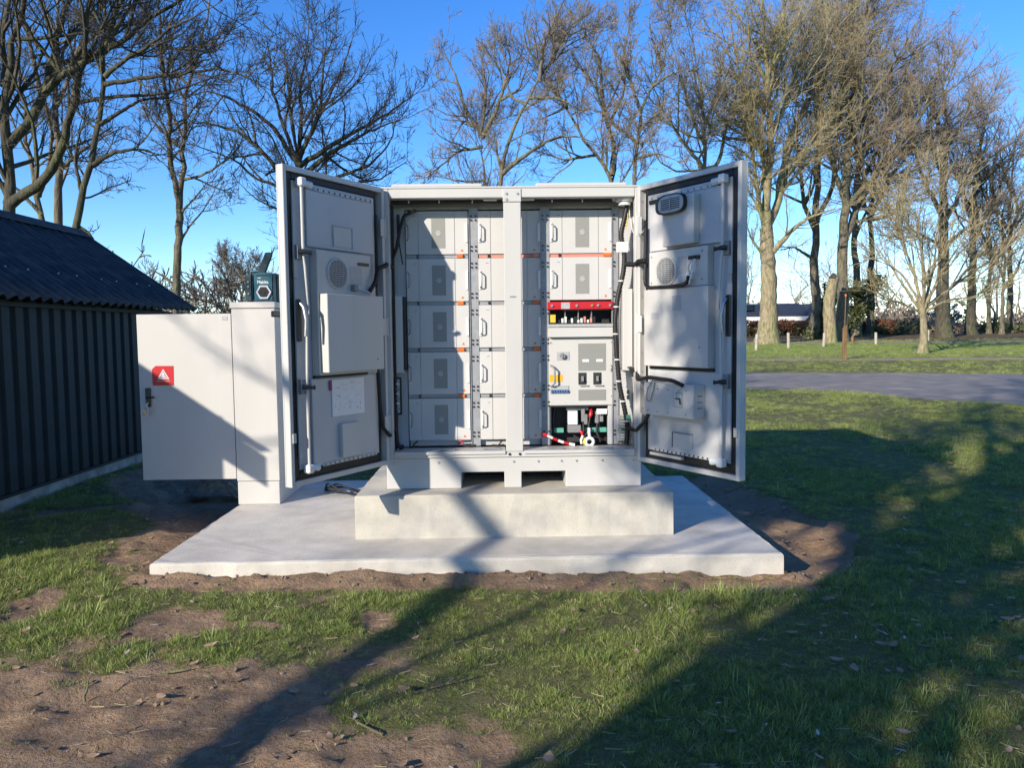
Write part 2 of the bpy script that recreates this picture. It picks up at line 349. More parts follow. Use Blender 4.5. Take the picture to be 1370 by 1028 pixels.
# ------------------------------------------------------------------ concrete slab and plinth
mb = MB()
def slab_mesh(x0, x1, y0, y1, z0, z1, nx_, seed, ch=.012):
    """block with slightly uneven arrises"""
    r = random.Random(seed); b = MB(); ring = []
    n = nx_
    pts = [(x0 + (x1 - x0) * i / n, y0) for i in range(n)] + [(x1, y0 + (y1 - y0) * i / n) for i in range(n)] + [(x1 - (x1 - x0) * i / n, y1) for i in range(n)] + [(x0, y1 - (y1 - y0) * i / n) for i in range(n)]
    k = len(pts); cx, cy = (x0 + x1) / 2, (y0 + y1) / 2
    vs = []
    for lvl in range(4):
        for p in pts:
            j = r.gauss(0, .0016); z = [z0, z1 - ch, z1 - ch * .3, z1][lvl] + (r.gauss(0, .0012) if lvl else 0)
            ins = [0, 0, ch * .35, ch][lvl] + j
            sx = ins if p[0] <= x0 + 1e-6 else (-ins if p[0] >= x1 - 1e-6 else 0); sy = ins if p[1] <= y0 + 1e-6 else (-ins if p[1] >= y1 - 1e-6 else 0)
            vs.append((p[0] + sx, p[1] + sy, z))
    fs = [(l * k + i, l * k + (i + 1) % k, (l + 1) * k + (i + 1) % k, (l + 1) * k + i) for l in range(3) for i in range(k)]
    fs.append(tuple(3 * k + i for i in range(k))); b.add(vs, fs); return b
o = slab_mesh(-2.25, 1.83, 4.87, 7.6, -.14, .12, 44, 3, .016).build('concrete_slab', M['conc']); setp(o, kind='structure')
o = slab_mesh(-1.03, 1.225, 5.375, 6.95, .12, .43, 30, 4, .012).build('concrete_plinth', M['conc2'])
setp(o, 'pale cast concrete plinth on the slab under the open battery cabinet', 'plinth')

# ------------------------------------------------------------------ shed
shed = empty('metal_shed', (-5.85, 7.1, 0), 'long dark green shed with corrugated roof beside the white cabinets', 'shed')
WX, Y0, Y1 = -4.5, 4.12, 10.45
b = MB(); b.box(-7.2, WX - .002, Y0 + .02, Y1, .125, 1.93); b.prism([(-7.1, 1.932), (-4.6, 1.932), (-4.6, 2.115), (-5.85, 2.985), (-7.1, 2.115)], 'y', Y0 + .02, Y1); b.build('wall', M['shedwall'], shed)
o = MB(); o.box(-7.22, WX + .03, Y0 - .02, Y1 + .02, -.1, .128); o.build('foundation', M['base'], shed, .008)
b = MB(); b.box(WX + .03, WX + .055, Y0, Y1 + .02, .1285, .158); b.build('base_trim', M['shedwall'], shed)
pitch = .205; proto = None; n_p = int((Y1 - Y0) / pitch)
for i in range(n_p):
    y = Y0 + i * pitch
    if proto is None:
        b = MB(); b.prism([(WX, y), (WX, y + pitch - .002), (WX + .006, y + pitch - .002), (WX + .006, y + pitch - .05), (WX + .038, y + pitch - .066), (WX + .038, y + .026), (WX + .006, y + .010), (WX + .006, y)], 'z', .159, 1.925)
        proto = b.build('cladding_panel', M['shedwall'], shed, .002)
    else:
        c = proto.copy(); COL.objects.link(c); c.parent = shed; c.location.y = i * pitch
ex, ez, rx, rz = -4.27, 1.93, -5.85, 3.04
def corr(y0, nw, side):
    """one corrugated roofing sheet, nw waves wide, eave to ridge"""
    per = .178; ns = nw * 10; V = []; k = 6
    for lay in (0, 1):
        for j in range(k + 1):
            t = j / k
            for i in range(ns + 1):
                y = y0 + i * per / 10
                h = .024 * math.cos(2 * math.pi * i / 10) - lay * .006
                x = ex + (rx - ex) * t; z = ez + (rz - ez) * t; nxn = (rz - ez); nl = math.hypot(rz - ez, rx - ex)
                px = x + (rz - ez) / nl * h; pz = z - (rx - ex) / nl * h
                if side < 0: px = 2 * rx - px
                V.append((px, y, pz))
    w = ns + 1; F1 = []
    for lay in (0, 1):
        o_ = lay * (k + 1) * w
        for j in range(k):
            for i in range(ns): F1.append((o_ + j * w + i, o_ + j * w + i + 1, o_ + (j + 1) * w + i + 1, o_ + (j + 1) * w + i))
    H = (k + 1) * w
    for i in range(ns): F1.append((i, i + 1, H + i + 1, H + i)); F1.append((k * w + i, k * w + i + 1, H + k * w + i + 1, H + k * w + i))
    for j in range(k): F1.append((j * w, (j + 1) * w, H + (j + 1) * w, H + j * w)); F1.append((j * w + ns, (j + 1) * w + ns, H + (j + 1) * w + ns, H + j * w + ns))
    b = MB(); b.add(V, F1, True); return b
def screw(y):
    nl = math.hypot(rz - ez, rx - ex); t = .27; b = MB(); x = ex + (rx - ex) * t + (rz - ez) / nl * .026; z = ez + (rz - ez) * t - (rx - ex) / nl * .026
    return b.tube([(x - .004, y, z - .004), (x + .005, y, z + .008)], [.012, .008], 8)
ps = None
for i in range(8):
    y = 3.90 + i * .89
    if ps is None:
        ps = corr(y, 5, 1).build('roof_sheet', M['shedroof'], shed); [screw(y + k * .356).build('roof_screw', M['zinc'], ps) for k in range(2)]
    else:
        c = copy_tree(ps, shed); c.location.y = i * .89; c.location.z = .0035 * (i % 2)
b = corr(3.90, 40, -1); b.build('rear_roof_slope', M['shedroof'], shed)
b = MB(); b.prism([(rx - .17, rz - .075), (rx, rz + .045), (rx + .17, rz - .075), (rx + .165, rz - .085), (rx, rz + .034), (rx - .165, rz - .085)], 'y', 3.87, 11.05); b.build('ridge_cap', M['shedroof'], shed, .003)
b = MB(); b.prism([(-4.275, 1.885), (-5.85, 2.992), (-7.425, 1.885), (-7.425, 1.62), (-5.85, 2.70), (-4.275, 1.62)], 'y', 3.93, 3.965); b.build('shadow_fill_board', M['shedwall'], shed, .003)  # unseen gable board added to close a lit notch in the shed's shadow
b = MB(); b.box(WX + .04, WX + .07, 3.97, 10.6, 1.86, 1.90); b.build('eave_batten', M['shedwall'], shed)

# ------------------------------------------------------------------ far house, posts, hedge
house = empty('bungalow', (26.5, 78.5, 1.2), 'low bungalow with dark tiled roof and white fascia beyond the hedge', 'house')
b = MB(); b.box(19, 32.2, 75.6, 83, 1.0, 2.5); b.build('wall', M['hwall'], house)
b = MB(); b.prism([(74.9, 2.75), (83.7, 2.75), (83.7, 2.85), (79.3, 4.25), (74.9, 2.87)], 'x', 18.5, 31.0); b.build('roof', M['hroof'], house)
b = MB(); b.prism([(29.8, 2.3), (33.0, 2.3), (31.4, 4.15)], 'y', 74.6, 80); rf = b.build('gable_roof', M['hroof'], house)
b = MB(); b.box(29.9, 32.9, 74.7, 80, 1.0, 2.3); b.build('gable_wall', M['hwall'], house)
b = MB(); b.box(18.4, 30.9, 74.8, 74.88, 2.42, 2.82); b.build('fascia', M['hwhite'], house)
b = MB(); b.box(18.4, 30.9, 74.88, 75.6, 2.44, 2.52); b.build('soffit', M['hwhite'], house)
p0 = None
for x in (20.2, 22.4, 25.0, 28.2):
    b = MB(); b.box(x, x + 1.3, 75.55, 75.6, 1.35, 2.3); w = b.build('window', M['hwhite'], house)
    b = MB(); b.box(x + .08, x + .61, 75.53, 75.548, 1.43, 2.22); b.build('pane', M['glass'], w)
    b = MB(); b.box(x + .69, x + 1.22, 75.53, 75.548, 1.43, 2.22); b.build('pane', M['glass'], w)
for x in (24.3, 28.9):
    b = MB(); b.box(x, x + .22, 74.95, 75.17, 1.0, 2.42); b.build('porch_post', M['hwhite'], house)

post_xy = [((13.6, 40.5), 'leaning pale fence post at the left foot of the thick oak'), ((16.05, 42.4), 'pale fence post on the lawn just right of the thick oak'), ((18.5, 43.6), 'pale fence post beside the broken tree stub'),
           ((21.7, 46.9), 'short dark fence post half hidden between the thick trunks'), ((22.5, 45.6), 'pale fence post in front of the evergreen bush'), ((28.1, 50.0), 'pale fence post just right of the pollarded young tree')]
for i, ((x, y), lab) in enumerate(post_xy):
    z = float(terr(y)); h = [.86, .86, .80, .45, .72, .72][i]; r = random.Random(i); lx = r.uniform(-.05, .05)
    b = MB(); b.tube([(x, y, z - .2), (x + lx * .5, y, z + h * .5), (x + lx, y, z + h * .97), (x + lx, y, z + h)], [.085, .083, .08, .05], 8)
    o = b.build('fence_post', M['post' if i != 3 else 'stake']); setp(o, lab, 'post', 'short fence posts along the far lawn')
x, y = 14.46, 32.0; z = float(terr(y))
st = empty('wooden_stake', (x, y, z), 'brown wooden stake with a thin rod standing alone on the verge', 'stake')
b = MB(); b.prism([(x - .075, y - .06), (x + .075, y - .06), (x + .075, y + .06), (x - .075, y + .06)], 'z', z - .2, z + 1.35); b.prism([(x - .075, y - .06), (x + .075, y - .06), (x + .03, y + .06), (x - .03, y + .06)], 'z', z + 1.35, z + 1.45); b.build('shaft', M['stake'], st, .01)
b = MB(); b.tube([(x + .03, y + .09, z), (x + .04, y + .09, z + 1.5), (x + .06, y + .09, z + 2.75)], .018, 6); b.build('rod', M['stake'], st)
b = MB(); b.cyl((x + .06, y + .09, z + 2.66), 'z', .04, .09, 8); b.build('insulator', M['orange'], st)

def leaf_cloud(name, blobs, n, size, material, parent=None, seed=1, shell=.55):
    r = np.random.default_rng(seed); B = np.array(blobs); vol = B[:, 3] * B[:, 4] * B[:, 5]; idx = r.choice(len(B), n, p=vol / vol.sum())
    d = r.normal(size=(n, 3)); d /= np.linalg.norm(d, axis=1)[:, None]; rad = (shell + (1 - shell) * r.random(n)) ** .8
    c = B[idx, :3] + d * B[idx, 3:6] * rad[:, None]
    a = r.normal(size=(n, 3)); a /= np.linalg.norm(a, axis=1)[:, None]; q = np.cross(a, r.normal(size=(n, 3))); q /= np.linalg.norm(q, axis=1)[:, None]
    s = size * (.6 + .8 * r.random(n))[:, None]
    V = np.stack([c - a * s, c + q * s * .45, c + a * s, c - q * s * .45], 1).reshape(-1, 3)
    return np_mesh(name, V, np.arange(4 * n).reshape(-1, 4), material, parent)
r = random.Random(7)
hb = [(18.5 + i * .62, 63 + r.uniform(-.3, .3), 1.06 + .62 + r.uniform(-.1, .12), .6, .55, .68) for i in range(23)]
h = leaf_cloud('beech_hedge', hb, 9000, .11, M['beech'], seed=3)
setp(h, 'rusty brown leafy hedge in front of the bungalow', 'hedge')
ev = empty('evergreen_bush', (25.0, 56, .88), 'dark green evergreen bush between the far trunks behind the young tree', 'bush')
hb = [(25 + r.gauss(0, 1.0), 56 + r.gauss(0, .8), 1.2 + k * .22, r.uniform(.7, 1.1), .8, .6) for k in range(18)]
leaf_cloud('foliage', hb, 5200, .14, M['holly'], ev, 4, .1)
b = MB(); b.tube([(25, 56, .7), (25.1, 56, 3), (25, 56, 5)], [.16, .12, .05], 7); b.build('trunk', M['barkd'], ev)
hb = [(r.uniform(17, 48), r.uniform(62, 75), 1.1 + .4 * r.random(), r.uniform(.8, 2), 1, r.uniform(.5, 1.1)) for k in range(60)]
hb = [(r.uniform(8, 95), r.uniform(82, 125), 1.2 + 1.6 * r.random(), r.uniform(2, 4.5), 2, r.uniform(1.2, 3.4)) for k in range(110)]
M['thicket'] = mat('bare_thicket', (.25, .205, .155), .9, var=.35, vscale=.5)
u = leaf_cloud('distant_thicket', hb, 30000, .30, M['thicket'], None, 19, .1); setp(u, kind='stuff')
hb = [(r.uniform(17, 48), r.uniform(62, 75), 1.1 + .4 * r.random(), r.uniform(.8, 2), 1, r.uniform(.5, 1.1)) for k in range(60)]
u = leaf_cloud('undergrowth', hb, 16000, .16, M['holly'], None, 9, .2); setp(u, kind='stuff')
hb = [(r.uniform(14, 60), r.uniform(64, 80), 1.2 + .3 * r.random(), r.uniform(1, 2.5), 1, r.uniform(.4, .9)) for k in range(60)]
u = leaf_cloud('dry_undergrowth', hb, 14000, .16, M['leafdry'], None, 10, .2); setp(u, kind='stuff')

TREES = {
'A':((-9.99,16.00),[(0.179,[(0.00,0.00,1.46),(0.09,0.00,3.88),(0.03,0.06,4.49),(0.17,-0.09,5.58),(0.12,0.03,6.78),(0.22,0.03,7.44),(0.58,-0.16,7.95),(0.88,-0.17,8.80),(1.08,-0.22,9.77)]),
  (0.070,[(0.13,0.01,6.63),(0.02,0.19,7.65),(0.06,0.41,8.47),(-0.10,0.66,9.48),(-0.49,0.93,10.51)]),
  (0.101,[(0.16,-0.07,5.44),(0.54,0.14,6.00),(0.72,0.40,6.70),(0.75,0.69,7.35),(0.70,1.01,7.97),(0.71,1.34,8.78),(0.73,1.68,9.64),(0.95,2.04,10.77)]),
  (0.078,[(0.67,0.33,6.53),(1.35,0.20,7.05),(2.07,0.02,7.24),(2.73,-0.18,7.51),(3.18,-0.39,7.73),(3.76,-0.61,7.92),(4.33,-0.84,8.13),(4.97,-1.08,8.51)]),
  (0.109,[(0.05,0.04,4.27),(0.79,-0.10,4.68),(1.28,-0.28,5.01),(1.57,-0.48,5.60),(1.85,-0.70,6.01),(2.17,-0.93,6.51),(2.38,-1.16,7.15),(2.63,-1.41,7.70),(2.85,-1.66,8.37)]),
  (0.062,[(0.03,0.06,4.49),(-0.26,-0.11,5.20),(-0.66,-0.34,5.74),(-0.99,-0.59,6.80)]),
  (0.054,[(0.15,-0.03,6.18),(-0.19,-0.30,6.90),(-0.33,-0.65,7.76),(-0.43,-1.03,8.54)]),
  (0.047,[(1.18,0.23,6.92),(0.52,0.41,7.65),(0.18,0.64,8.19),(-0.09,0.89,8.98)]),
  (0.047,[(1.35,0.20,7.05),(1.70,0.04,7.44),(2.41,-0.17,7.79),(3.13,-0.39,8.41)])]),
'B':((-11.80,21.00),[(0.163,[(0.00,0.00,1.41),(0.12,0.00,4.56),(0.16,-0.04,5.67),(0.19,-0.07,6.85),(0.27,-0.11,7.94),(0.49,-0.25,9.16),(0.42,-0.20,10.32),(0.40,-0.21,11.62)]),
  (0.092,[(0.18,-0.06,6.55),(0.39,0.32,7.61),(0.39,0.80,8.95),(0.44,1.35,10.36),(0.36,1.93,12.03)]),
  (0.082,[(0.21,-0.08,7.12),(-0.02,-0.32,7.82),(0.03,-0.64,8.65),(0.01,-1.00,9.62),(0.20,-1.38,10.53)]),
  (0.061,[(0.17,-0.05,5.96),(0.74,0.14,6.58),(1.12,0.38,6.93),(1.61,0.65,7.30)]),
  (0.061,[(0.25,-0.10,7.66),(0.49,0.21,8.56),(0.43,0.62,9.68),(0.44,1.07,10.85)])]),
'B2':((-11.03,19.00),[(0.120,[(0.00,0.00,1.43),(0.06,0.00,4.40),(-0.04,0.02,4.99),(-0.30,0.17,5.86),(-0.43,0.23,6.85),(-0.38,0.19,7.90),(-0.58,0.22,8.96)]),
  (0.074,[(-0.04,0.02,4.99),(0.43,-0.26,5.58),(0.75,-0.63,6.27),(0.85,-1.04,7.00)]),
  (0.055,[(0.04,0.01,4.55),(-0.42,-0.22,5.16),(-0.75,-0.51,5.28),(-1.03,-0.84,5.64)])]),
'C':((-8.34,15.00),[(0.102,[(0.00,0.00,1.45),(0.22,0.00,3.57),(0.37,0.09,4.22),(0.60,0.00,4.67),(0.77,0.05,5.30),(0.98,0.01,6.48),(0.88,0.17,7.21),(0.89,0.28,7.99),(0.97,0.23,8.66),(1.19,0.12,9.42)]),
  (0.047,[(0.98,0.01,6.48),(1.39,-0.14,6.73),(1.93,-0.35,6.86),(2.38,-0.57,7.09),(2.91,-0.81,7.20),(3.50,-1.07,7.35)]),
  (0.044,[(0.82,0.04,5.60),(1.13,0.17,5.85),(1.42,0.33,6.12),(1.82,0.50,6.25),(2.15,0.70,6.15)]),
  (0.047,[(0.64,0.01,4.83),(1.09,-0.06,5.05),(1.49,-0.16,5.08),(1.87,-0.27,5.05),(2.21,-0.38,4.73)]),
  (0.044,[(0.96,0.02,6.34),(1.51,-0.08,6.39),(2.09,-0.22,6.43),(2.70,-0.37,6.43),(3.40,-0.53,6.43),(4.05,-0.69,6.16),(4.36,-0.87,5.75)]),
  (0.036,[(0.40,0.08,4.28),(0.38,-0.07,4.90),(0.58,-0.27,5.34),(0.92,-0.50,5.68)]),
  (0.036,[(0.26,0.02,3.74),(0.50,0.11,3.57),(0.59,0.23,3.25),(0.64,0.36,3.12)]),
  (0.044,[(0.91,0.13,7.03),(1.17,0.28,7.57),(1.26,0.47,7.93),(1.59,0.69,8.44)]),
  (0.036,[(1.04,0.20,7.30),(0.72,0.07,7.77),(0.73,-0.11,8.23)])]),
'D':((-8.37,20.00),[(0.126,[(0.00,0.00,1.48),(0.11,0.00,2.74),(0.17,0.04,3.62),(0.26,0.05,4.68),(0.29,0.02,5.07)]),
  (0.073,[(0.28,0.03,4.97),(0.24,-0.23,5.56),(0.32,-0.57,6.29),(0.49,-0.94,7.01),(0.59,-1.34,7.70),(0.73,-1.76,8.40),(0.90,-2.20,9.05),(1.16,-2.65,9.80)]),
  (0.073,[(0.28,0.03,4.97),(0.34,0.17,5.64),(0.27,0.36,6.63),(0.30,0.57,7.57),(0.42,0.79,8.40),(0.59,1.02,9.34),(0.80,1.27,10.50),(0.93,1.52,11.57)]),
  (0.039,[(0.34,0.15,5.56),(0.86,0.08,5.65),(1.22,-0.02,5.82),(1.57,-0.13,6.01),(2.04,-0.25,6.68)]),
  (0.039,[(0.29,0.31,6.38),(-0.36,0.18,7.00),(-0.54,0.01,7.60),(-0.52,-0.17,8.27)]),
  (0.039,[(0.69,-1.66,8.23),(1.91,-1.53,8.14),(2.41,-1.37,9.05)]),
  (0.039,[(0.12,0.00,2.85),(-0.10,-0.05,3.06),(-0.38,-0.13,3.25),(-0.63,-0.22,3.13)]),
  (0.034,[(0.26,0.05,4.68),(0.82,-0.14,5.15),(1.21,-0.38,5.47)]),
  (0.034,[(0.19,0.04,3.88),(0.50,0.15,4.44),(0.74,0.29,4.75),(1.09,0.45,5.44)]),
  (0.034,[(0.37,0.71,8.09),(-0.72,0.98,9.24),(-1.45,1.33,9.76)])]),
'E':((-5.76,22.00),[(0.256,[(0.00,0.00,1.32),(0.08,0.00,3.85),(0.13,0.02,5.10),(0.22,0.05,6.45)]),
  (0.075,[(0.21,0.05,6.28),(-0.45,0.18,7.37),(-1.13,0.34,7.93),(-1.89,0.52,8.38),(-2.62,0.72,8.57),(-3.28,0.93,8.47)]),
  (0.069,[(0.21,0.05,6.28),(0.28,0.26,7.92),(0.18,0.53,8.60),(0.33,0.84,9.58),(0.34,1.16,10.54)]),
  (0.069,[(0.22,0.07,6.48),(0.95,-0.30,7.76),(1.14,-0.78,8.60),(1.36,-1.32,9.20)]),
  (0.064,[(0.31,0.03,6.64),(1.04,0.18,8.20),(1.44,0.38,9.04),(1.71,0.60,10.01)]),
  (0.080,[(0.21,0.05,6.28),(1.60,-0.06,7.11),(2.42,-0.20,7.43),(3.04,-0.36,7.79),(3.56,-0.52,8.08)]),
  (0.080,[(0.19,0.04,5.94),(1.28,-0.28,6.65),(2.39,-0.71,7.06),(3.22,-1.17,7.22)]),
  (0.064,[(0.15,0.03,5.44),(1.08,-0.11,5.89),(2.28,-0.30,6.21),(2.88,-0.50,6.81),(3.13,-0.72,7.45)]),
  (0.053,[(0.50,-0.02,5.61),(1.64,0.21,5.83),(2.44,0.52,6.00),(3.16,0.86,6.60)]),
  (0.080,[(0.16,0.03,5.60),(-0.27,-0.11,6.01),(-0.61,-0.29,6.58),(-1.28,-0.49,7.14),(-2.16,-0.71,7.33),(-2.53,-0.94,7.21)]),
  (0.053,[(0.15,0.03,5.44),(-0.48,-0.10,5.80),(-0.94,-0.28,5.88),(-1.31,-0.47,6.34),(-1.80,-0.68,6.50),(-2.41,-0.89,6.71)]),
  (0.064,[(0.21,0.05,6.28),(-0.31,0.16,7.75),(-0.51,0.30,8.57),(-0.60,0.45,9.24),(-0.76,0.62,10.13)]),
  (0.053,[(0.21,0.05,6.28),(-0.03,0.23,7.83),(-0.15,0.47,8.94),(-0.28,0.74,9.86)]),
  (0.043,[(0.14,0.03,5.27),(-0.39,-0.13,5.08),(-0.95,-0.32,5.36),(-1.27,-0.54,5.73)])]),
'F':((-0.62,42.00),[(0.204,[(0.00,0.00,0.98),(-0.01,0.00,9.48),(-0.10,0.00,11.42),(-0.17,0.05,12.33)]),
  (0.112,[(-0.15,0.04,12.10),(-1.07,0.21,13.63),(-1.42,0.43,15.16),(-1.90,0.68,16.18),(-2.23,0.94,17.11)]),
  (0.133,[(-0.14,0.03,11.99),(0.65,-0.21,13.39),(1.10,-0.51,14.61),(1.42,-0.85,15.87),(1.12,-1.22,16.83)]),
  (0.092,[(-0.17,0.05,12.33),(0.10,-0.21,13.86),(0.04,-0.54,15.30),(-0.24,-0.90,16.50)]),
  (0.092,[(-0.11,0.01,11.53),(-1.44,-0.37,11.22),(-2.37,-0.86,10.27),(-3.15,-1.40,9.74)]),
  (0.071,[(-0.17,0.05,12.33),(-1.09,0.37,13.05),(-1.74,0.80,12.05),(-2.19,1.28,11.48)]),
  (0.082,[(0.81,-0.32,13.85),(1.87,-0.73,14.27),(2.25,-1.27,15.23),(2.43,-1.87,16.14)]),
  (0.071,[(-0.02,0.00,9.72),(-0.98,0.30,9.74),(-2.01,0.69,9.95),(-2.85,1.12,10.53)])]),
'G':((-0.01,40.00),[(0.194,[(0.00,0.00,1.00),(0.18,0.00,9.10),(0.35,0.04,10.61),(0.75,0.20,12.00),(1.68,0.20,13.37),(2.47,0.36,14.69),(3.15,0.65,15.95),(4.36,0.72,16.64)]),
  (0.126,[(0.24,0.02,9.66),(1.64,-0.16,10.67),(2.93,-0.38,11.39),(3.92,-0.64,11.43),(4.90,-0.90,11.02)]),
  (0.107,[(2.27,0.32,14.36),(2.42,-0.03,16.04),(2.96,-0.48,17.07),(3.34,-0.98,17.70)]),
  (0.078,[(1.57,0.20,13.20),(0.77,0.40,13.63),(0.52,0.67,14.84),(-0.08,0.96,16.07)]),
  (0.087,[(1.78,0.22,13.54),(3.11,-0.20,13.43),(3.99,-0.75,12.83)]),
  (0.087,[(2.98,0.58,15.63),(3.86,0.78,17.30),(4.79,1.04,18.04)]),
  (0.078,[(2.55,0.40,14.85),(1.62,-0.05,15.89),(1.42,-0.64,16.77)])]),
'H':((6.70,44.00),[(0.214,[(0.00,0.00,0.86),(-0.11,0.00,9.84),(-0.25,0.18,10.71),(-1.28,0.00,11.59),(-2.03,0.06,12.72),(-2.71,-0.17,14.18),(-3.71,-0.20,15.32),(-4.24,-0.23,16.45)]),
  (0.150,[(-0.19,0.11,10.38),(-0.00,0.38,12.04),(-0.42,0.72,13.67),(-0.62,1.09,15.29),(-1.43,1.50,16.22),(-2.24,1.92,17.60)]),
  (0.107,[(-0.57,1.00,14.89),(-0.81,0.54,17.02),(-1.68,-0.05,18.00),(-2.08,-0.71,18.67)]),
  (0.085,[(-1.15,0.02,11.48),(-2.85,0.41,11.32),(-3.88,0.90,11.81),(-4.63,1.45,11.65)]),
  (0.096,[(-0.31,0.63,13.27),(0.69,1.22,15.24),(0.95,1.99,17.18),(0.74,2.84,18.98)]),
  (0.096,[(-2.71,-0.17,14.18),(-3.29,-0.00,13.87),(-4.24,0.21,13.52)])]),
'I':((6.95,40.00),[(0.194,[(0.00,0.00,0.92),(0.05,0.00,9.04),(0.17,0.05,10.56),(0.30,-0.07,11.88),(0.41,-0.10,12.92),(1.08,0.21,14.16),(1.50,0.01,15.10),(2.19,0.02,16.03),(1.96,0.05,17.26)]),
  (0.097,[(0.24,-0.01,11.22),(-0.75,-0.19,11.86),(-1.61,-0.41,12.84),(-2.20,-0.67,13.65)]),
  (0.087,[(1.00,0.17,14.01),(1.86,-0.10,14.54),(2.65,-0.44,14.72)]),
  (0.097,[(0.40,-0.10,12.79),(-0.20,-0.37,14.21),(-0.52,-0.72,15.45),(-0.33,-1.10,16.56)]),
  (0.097,[(1.50,0.01,15.10),(1.06,0.31,16.54),(0.98,0.69,17.62)]),
  (0.078,[(0.15,0.04,10.37),(1.24,-0.36,10.57),(2.07,-0.89,10.08)]),
  (0.078,[(0.29,-0.06,11.72),(1.37,0.30,12.80),(2.44,0.76,13.30)])]),
'J':((12.40,46.00),[(0.201,[(0.00,0.00,0.77),(-0.10,0.00,11.04),(-0.02,0.04,13.56),(-0.37,0.08,15.56),(-0.77,0.10,17.53),(-0.93,-0.00,19.07)]),
  (0.123,[(-0.10,0.00,11.04),(-1.60,-0.69,12.49),(-3.01,-1.59,14.19),(-3.76,-2.59,15.29)]),
  (0.100,[(-0.06,0.02,12.30),(-1.14,-0.40,14.27),(-1.58,-0.93,15.67),(-2.16,-1.53,16.85)]),
  (0.134,[(-0.10,0.00,11.04),(0.82,0.27,11.35),(1.18,0.63,13.05),(1.91,1.02,14.91),(2.38,1.44,17.41)]),
  (0.089,[(-0.10,0.00,11.04),(-1.83,-0.19,10.89),(-2.98,-0.43,11.49),(-3.47,-0.70,12.50)]),
  (0.089,[(-0.06,0.04,13.81),(0.55,-0.27,15.57),(0.64,-0.68,17.13)])]),
'K':((16.80,48.00),[(0.583,[(0.00,0.00,0.22),(0.07,0.00,2.56),(0.07,-0.07,4.41),(-0.04,-0.05,6.25),(-0.12,0.04,7.87)]),
  (0.303,[(-0.09,0.01,7.27),(-0.29,-0.64,10.44),(-0.39,-1.47,13.23),(-0.96,-2.39,15.86),(-1.51,-3.38,18.32),(-2.01,-4.42,20.14)]),
  (0.256,[(-0.09,0.01,7.27),(0.94,0.47,10.64),(1.56,1.08,13.44),(3.26,1.75,16.12),(4.64,2.47,18.39),(6.00,3.23,21.21),(6.92,4.02,23.23)]),
  (0.186,[(-0.08,-0.00,7.06),(-0.98,-0.66,10.22),(-1.61,-1.51,12.83),(-2.54,-2.46,13.93),(-3.93,-3.47,14.79)]),
  (0.210,[(-0.02,-0.05,6.02),(1.21,-0.52,7.60),(2.02,-1.14,8.32),(3.26,-1.82,8.69)]),
  (0.163,[(-0.32,-0.95,11.49),(-2.04,-1.54,15.18),(-2.78,-2.31,17.21),(-3.36,-3.16,19.04)]),
  (0.163,[(-0.39,-1.47,13.23),(1.21,-0.47,16.09),(2.37,0.82,19.21),(3.14,2.25,22.04)]),
  (0.140,[(0.69,0.36,9.80),(2.84,1.16,12.20),(4.70,2.20,13.60)]),
  (0.117,[(-0.01,-0.05,5.79),(-1.18,-0.39,7.14),(-1.80,-0.83,8.45)]),
  (0.140,[(0.94,0.47,10.64),(3.30,1.17,13.36),(5.09,2.06,15.45),(6.98,3.06,17.15)]),
  (0.117,[(-0.97,-1.17,12.87),(-2.69,-0.65,13.18),(-3.65,0.03,14.03)]),
  (0.117,[(-1.03,-2.52,16.16),(-0.24,-3.09,17.80),(-0.62,-3.83,19.78)]),
  (0.117,[(-0.96,-2.39,15.86),(-2.36,-3.42,17.28),(-2.94,-4.76,19.20)])]),
'L':((22.94,56.00),[(0.381,[(0.00,0.00,0.78),(0.23,0.00,3.60),(0.08,0.02,7.01),(0.17,0.06,9.64),(0.29,0.15,14.50),(-0.08,0.07,18.70),(0.39,0.02,21.80)]),
  (0.190,[(0.13,0.05,8.66),(-1.13,-0.83,10.63),(-1.88,-1.96,13.52),(-2.92,-3.22,16.22)]),
  (0.190,[(0.16,0.06,9.31),(0.90,-1.06,11.62),(0.47,-2.50,14.89),(0.21,-4.10,17.89)]),
  (0.136,[(0.10,0.02,6.58),(-1.63,-0.43,7.51),(-2.76,-1.01,7.20)]),
  (0.136,[(0.29,0.15,14.50),(-1.01,-0.29,17.55),(-1.53,-0.85,19.96)])]),
'M':((22.35,50.00),[(0.413,[(0.00,0.00,0.70),(0.06,0.00,5.54),(0.04,0.03,7.71),(0.08,-0.00,9.80),(0.21,-0.13,12.99),(0.43,0.06,16.19),(0.75,-0.07,19.27),(1.30,-0.13,21.42)]),
  (0.243,[(0.04,0.02,7.16),(1.77,0.82,10.60),(3.59,1.85,12.55),(6.44,2.99,14.32),(9.38,4.21,16.03)]),
  (0.170,[(0.21,-0.13,12.99),(0.95,-1.09,15.85),(1.79,-2.33,17.44),(1.95,-3.71,18.48)]),
  (0.194,[(0.07,0.01,9.28),(2.57,-1.02,12.35),(4.27,-2.34,15.46),(5.07,-3.81,15.97)]),
  (0.146,[(0.08,-0.00,9.80),(-1.26,-0.75,12.44),(-2.18,-1.73,14.96),(-2.45,-2.81,17.30)]),
  (0.146,[(0.40,0.03,15.79),(-0.09,1.06,19.06),(0.19,2.38,21.94)]),
  (0.146,[(2.23,1.07,11.09),(5.15,1.97,15.46),(6.98,3.14,18.75)]),
  (0.146,[(3.32,1.41,12.73),(6.29,0.80,13.69),(7.78,0.01,13.73)]),
  (0.121,[(0.69,0.32,8.45),(2.43,-0.22,8.75),(3.98,-0.91,9.80),(5.43,-1.68,10.35)]),
  (0.121,[(0.63,-0.02,18.11),(1.92,-0.30,19.96),(2.19,-0.66,21.20)])]),
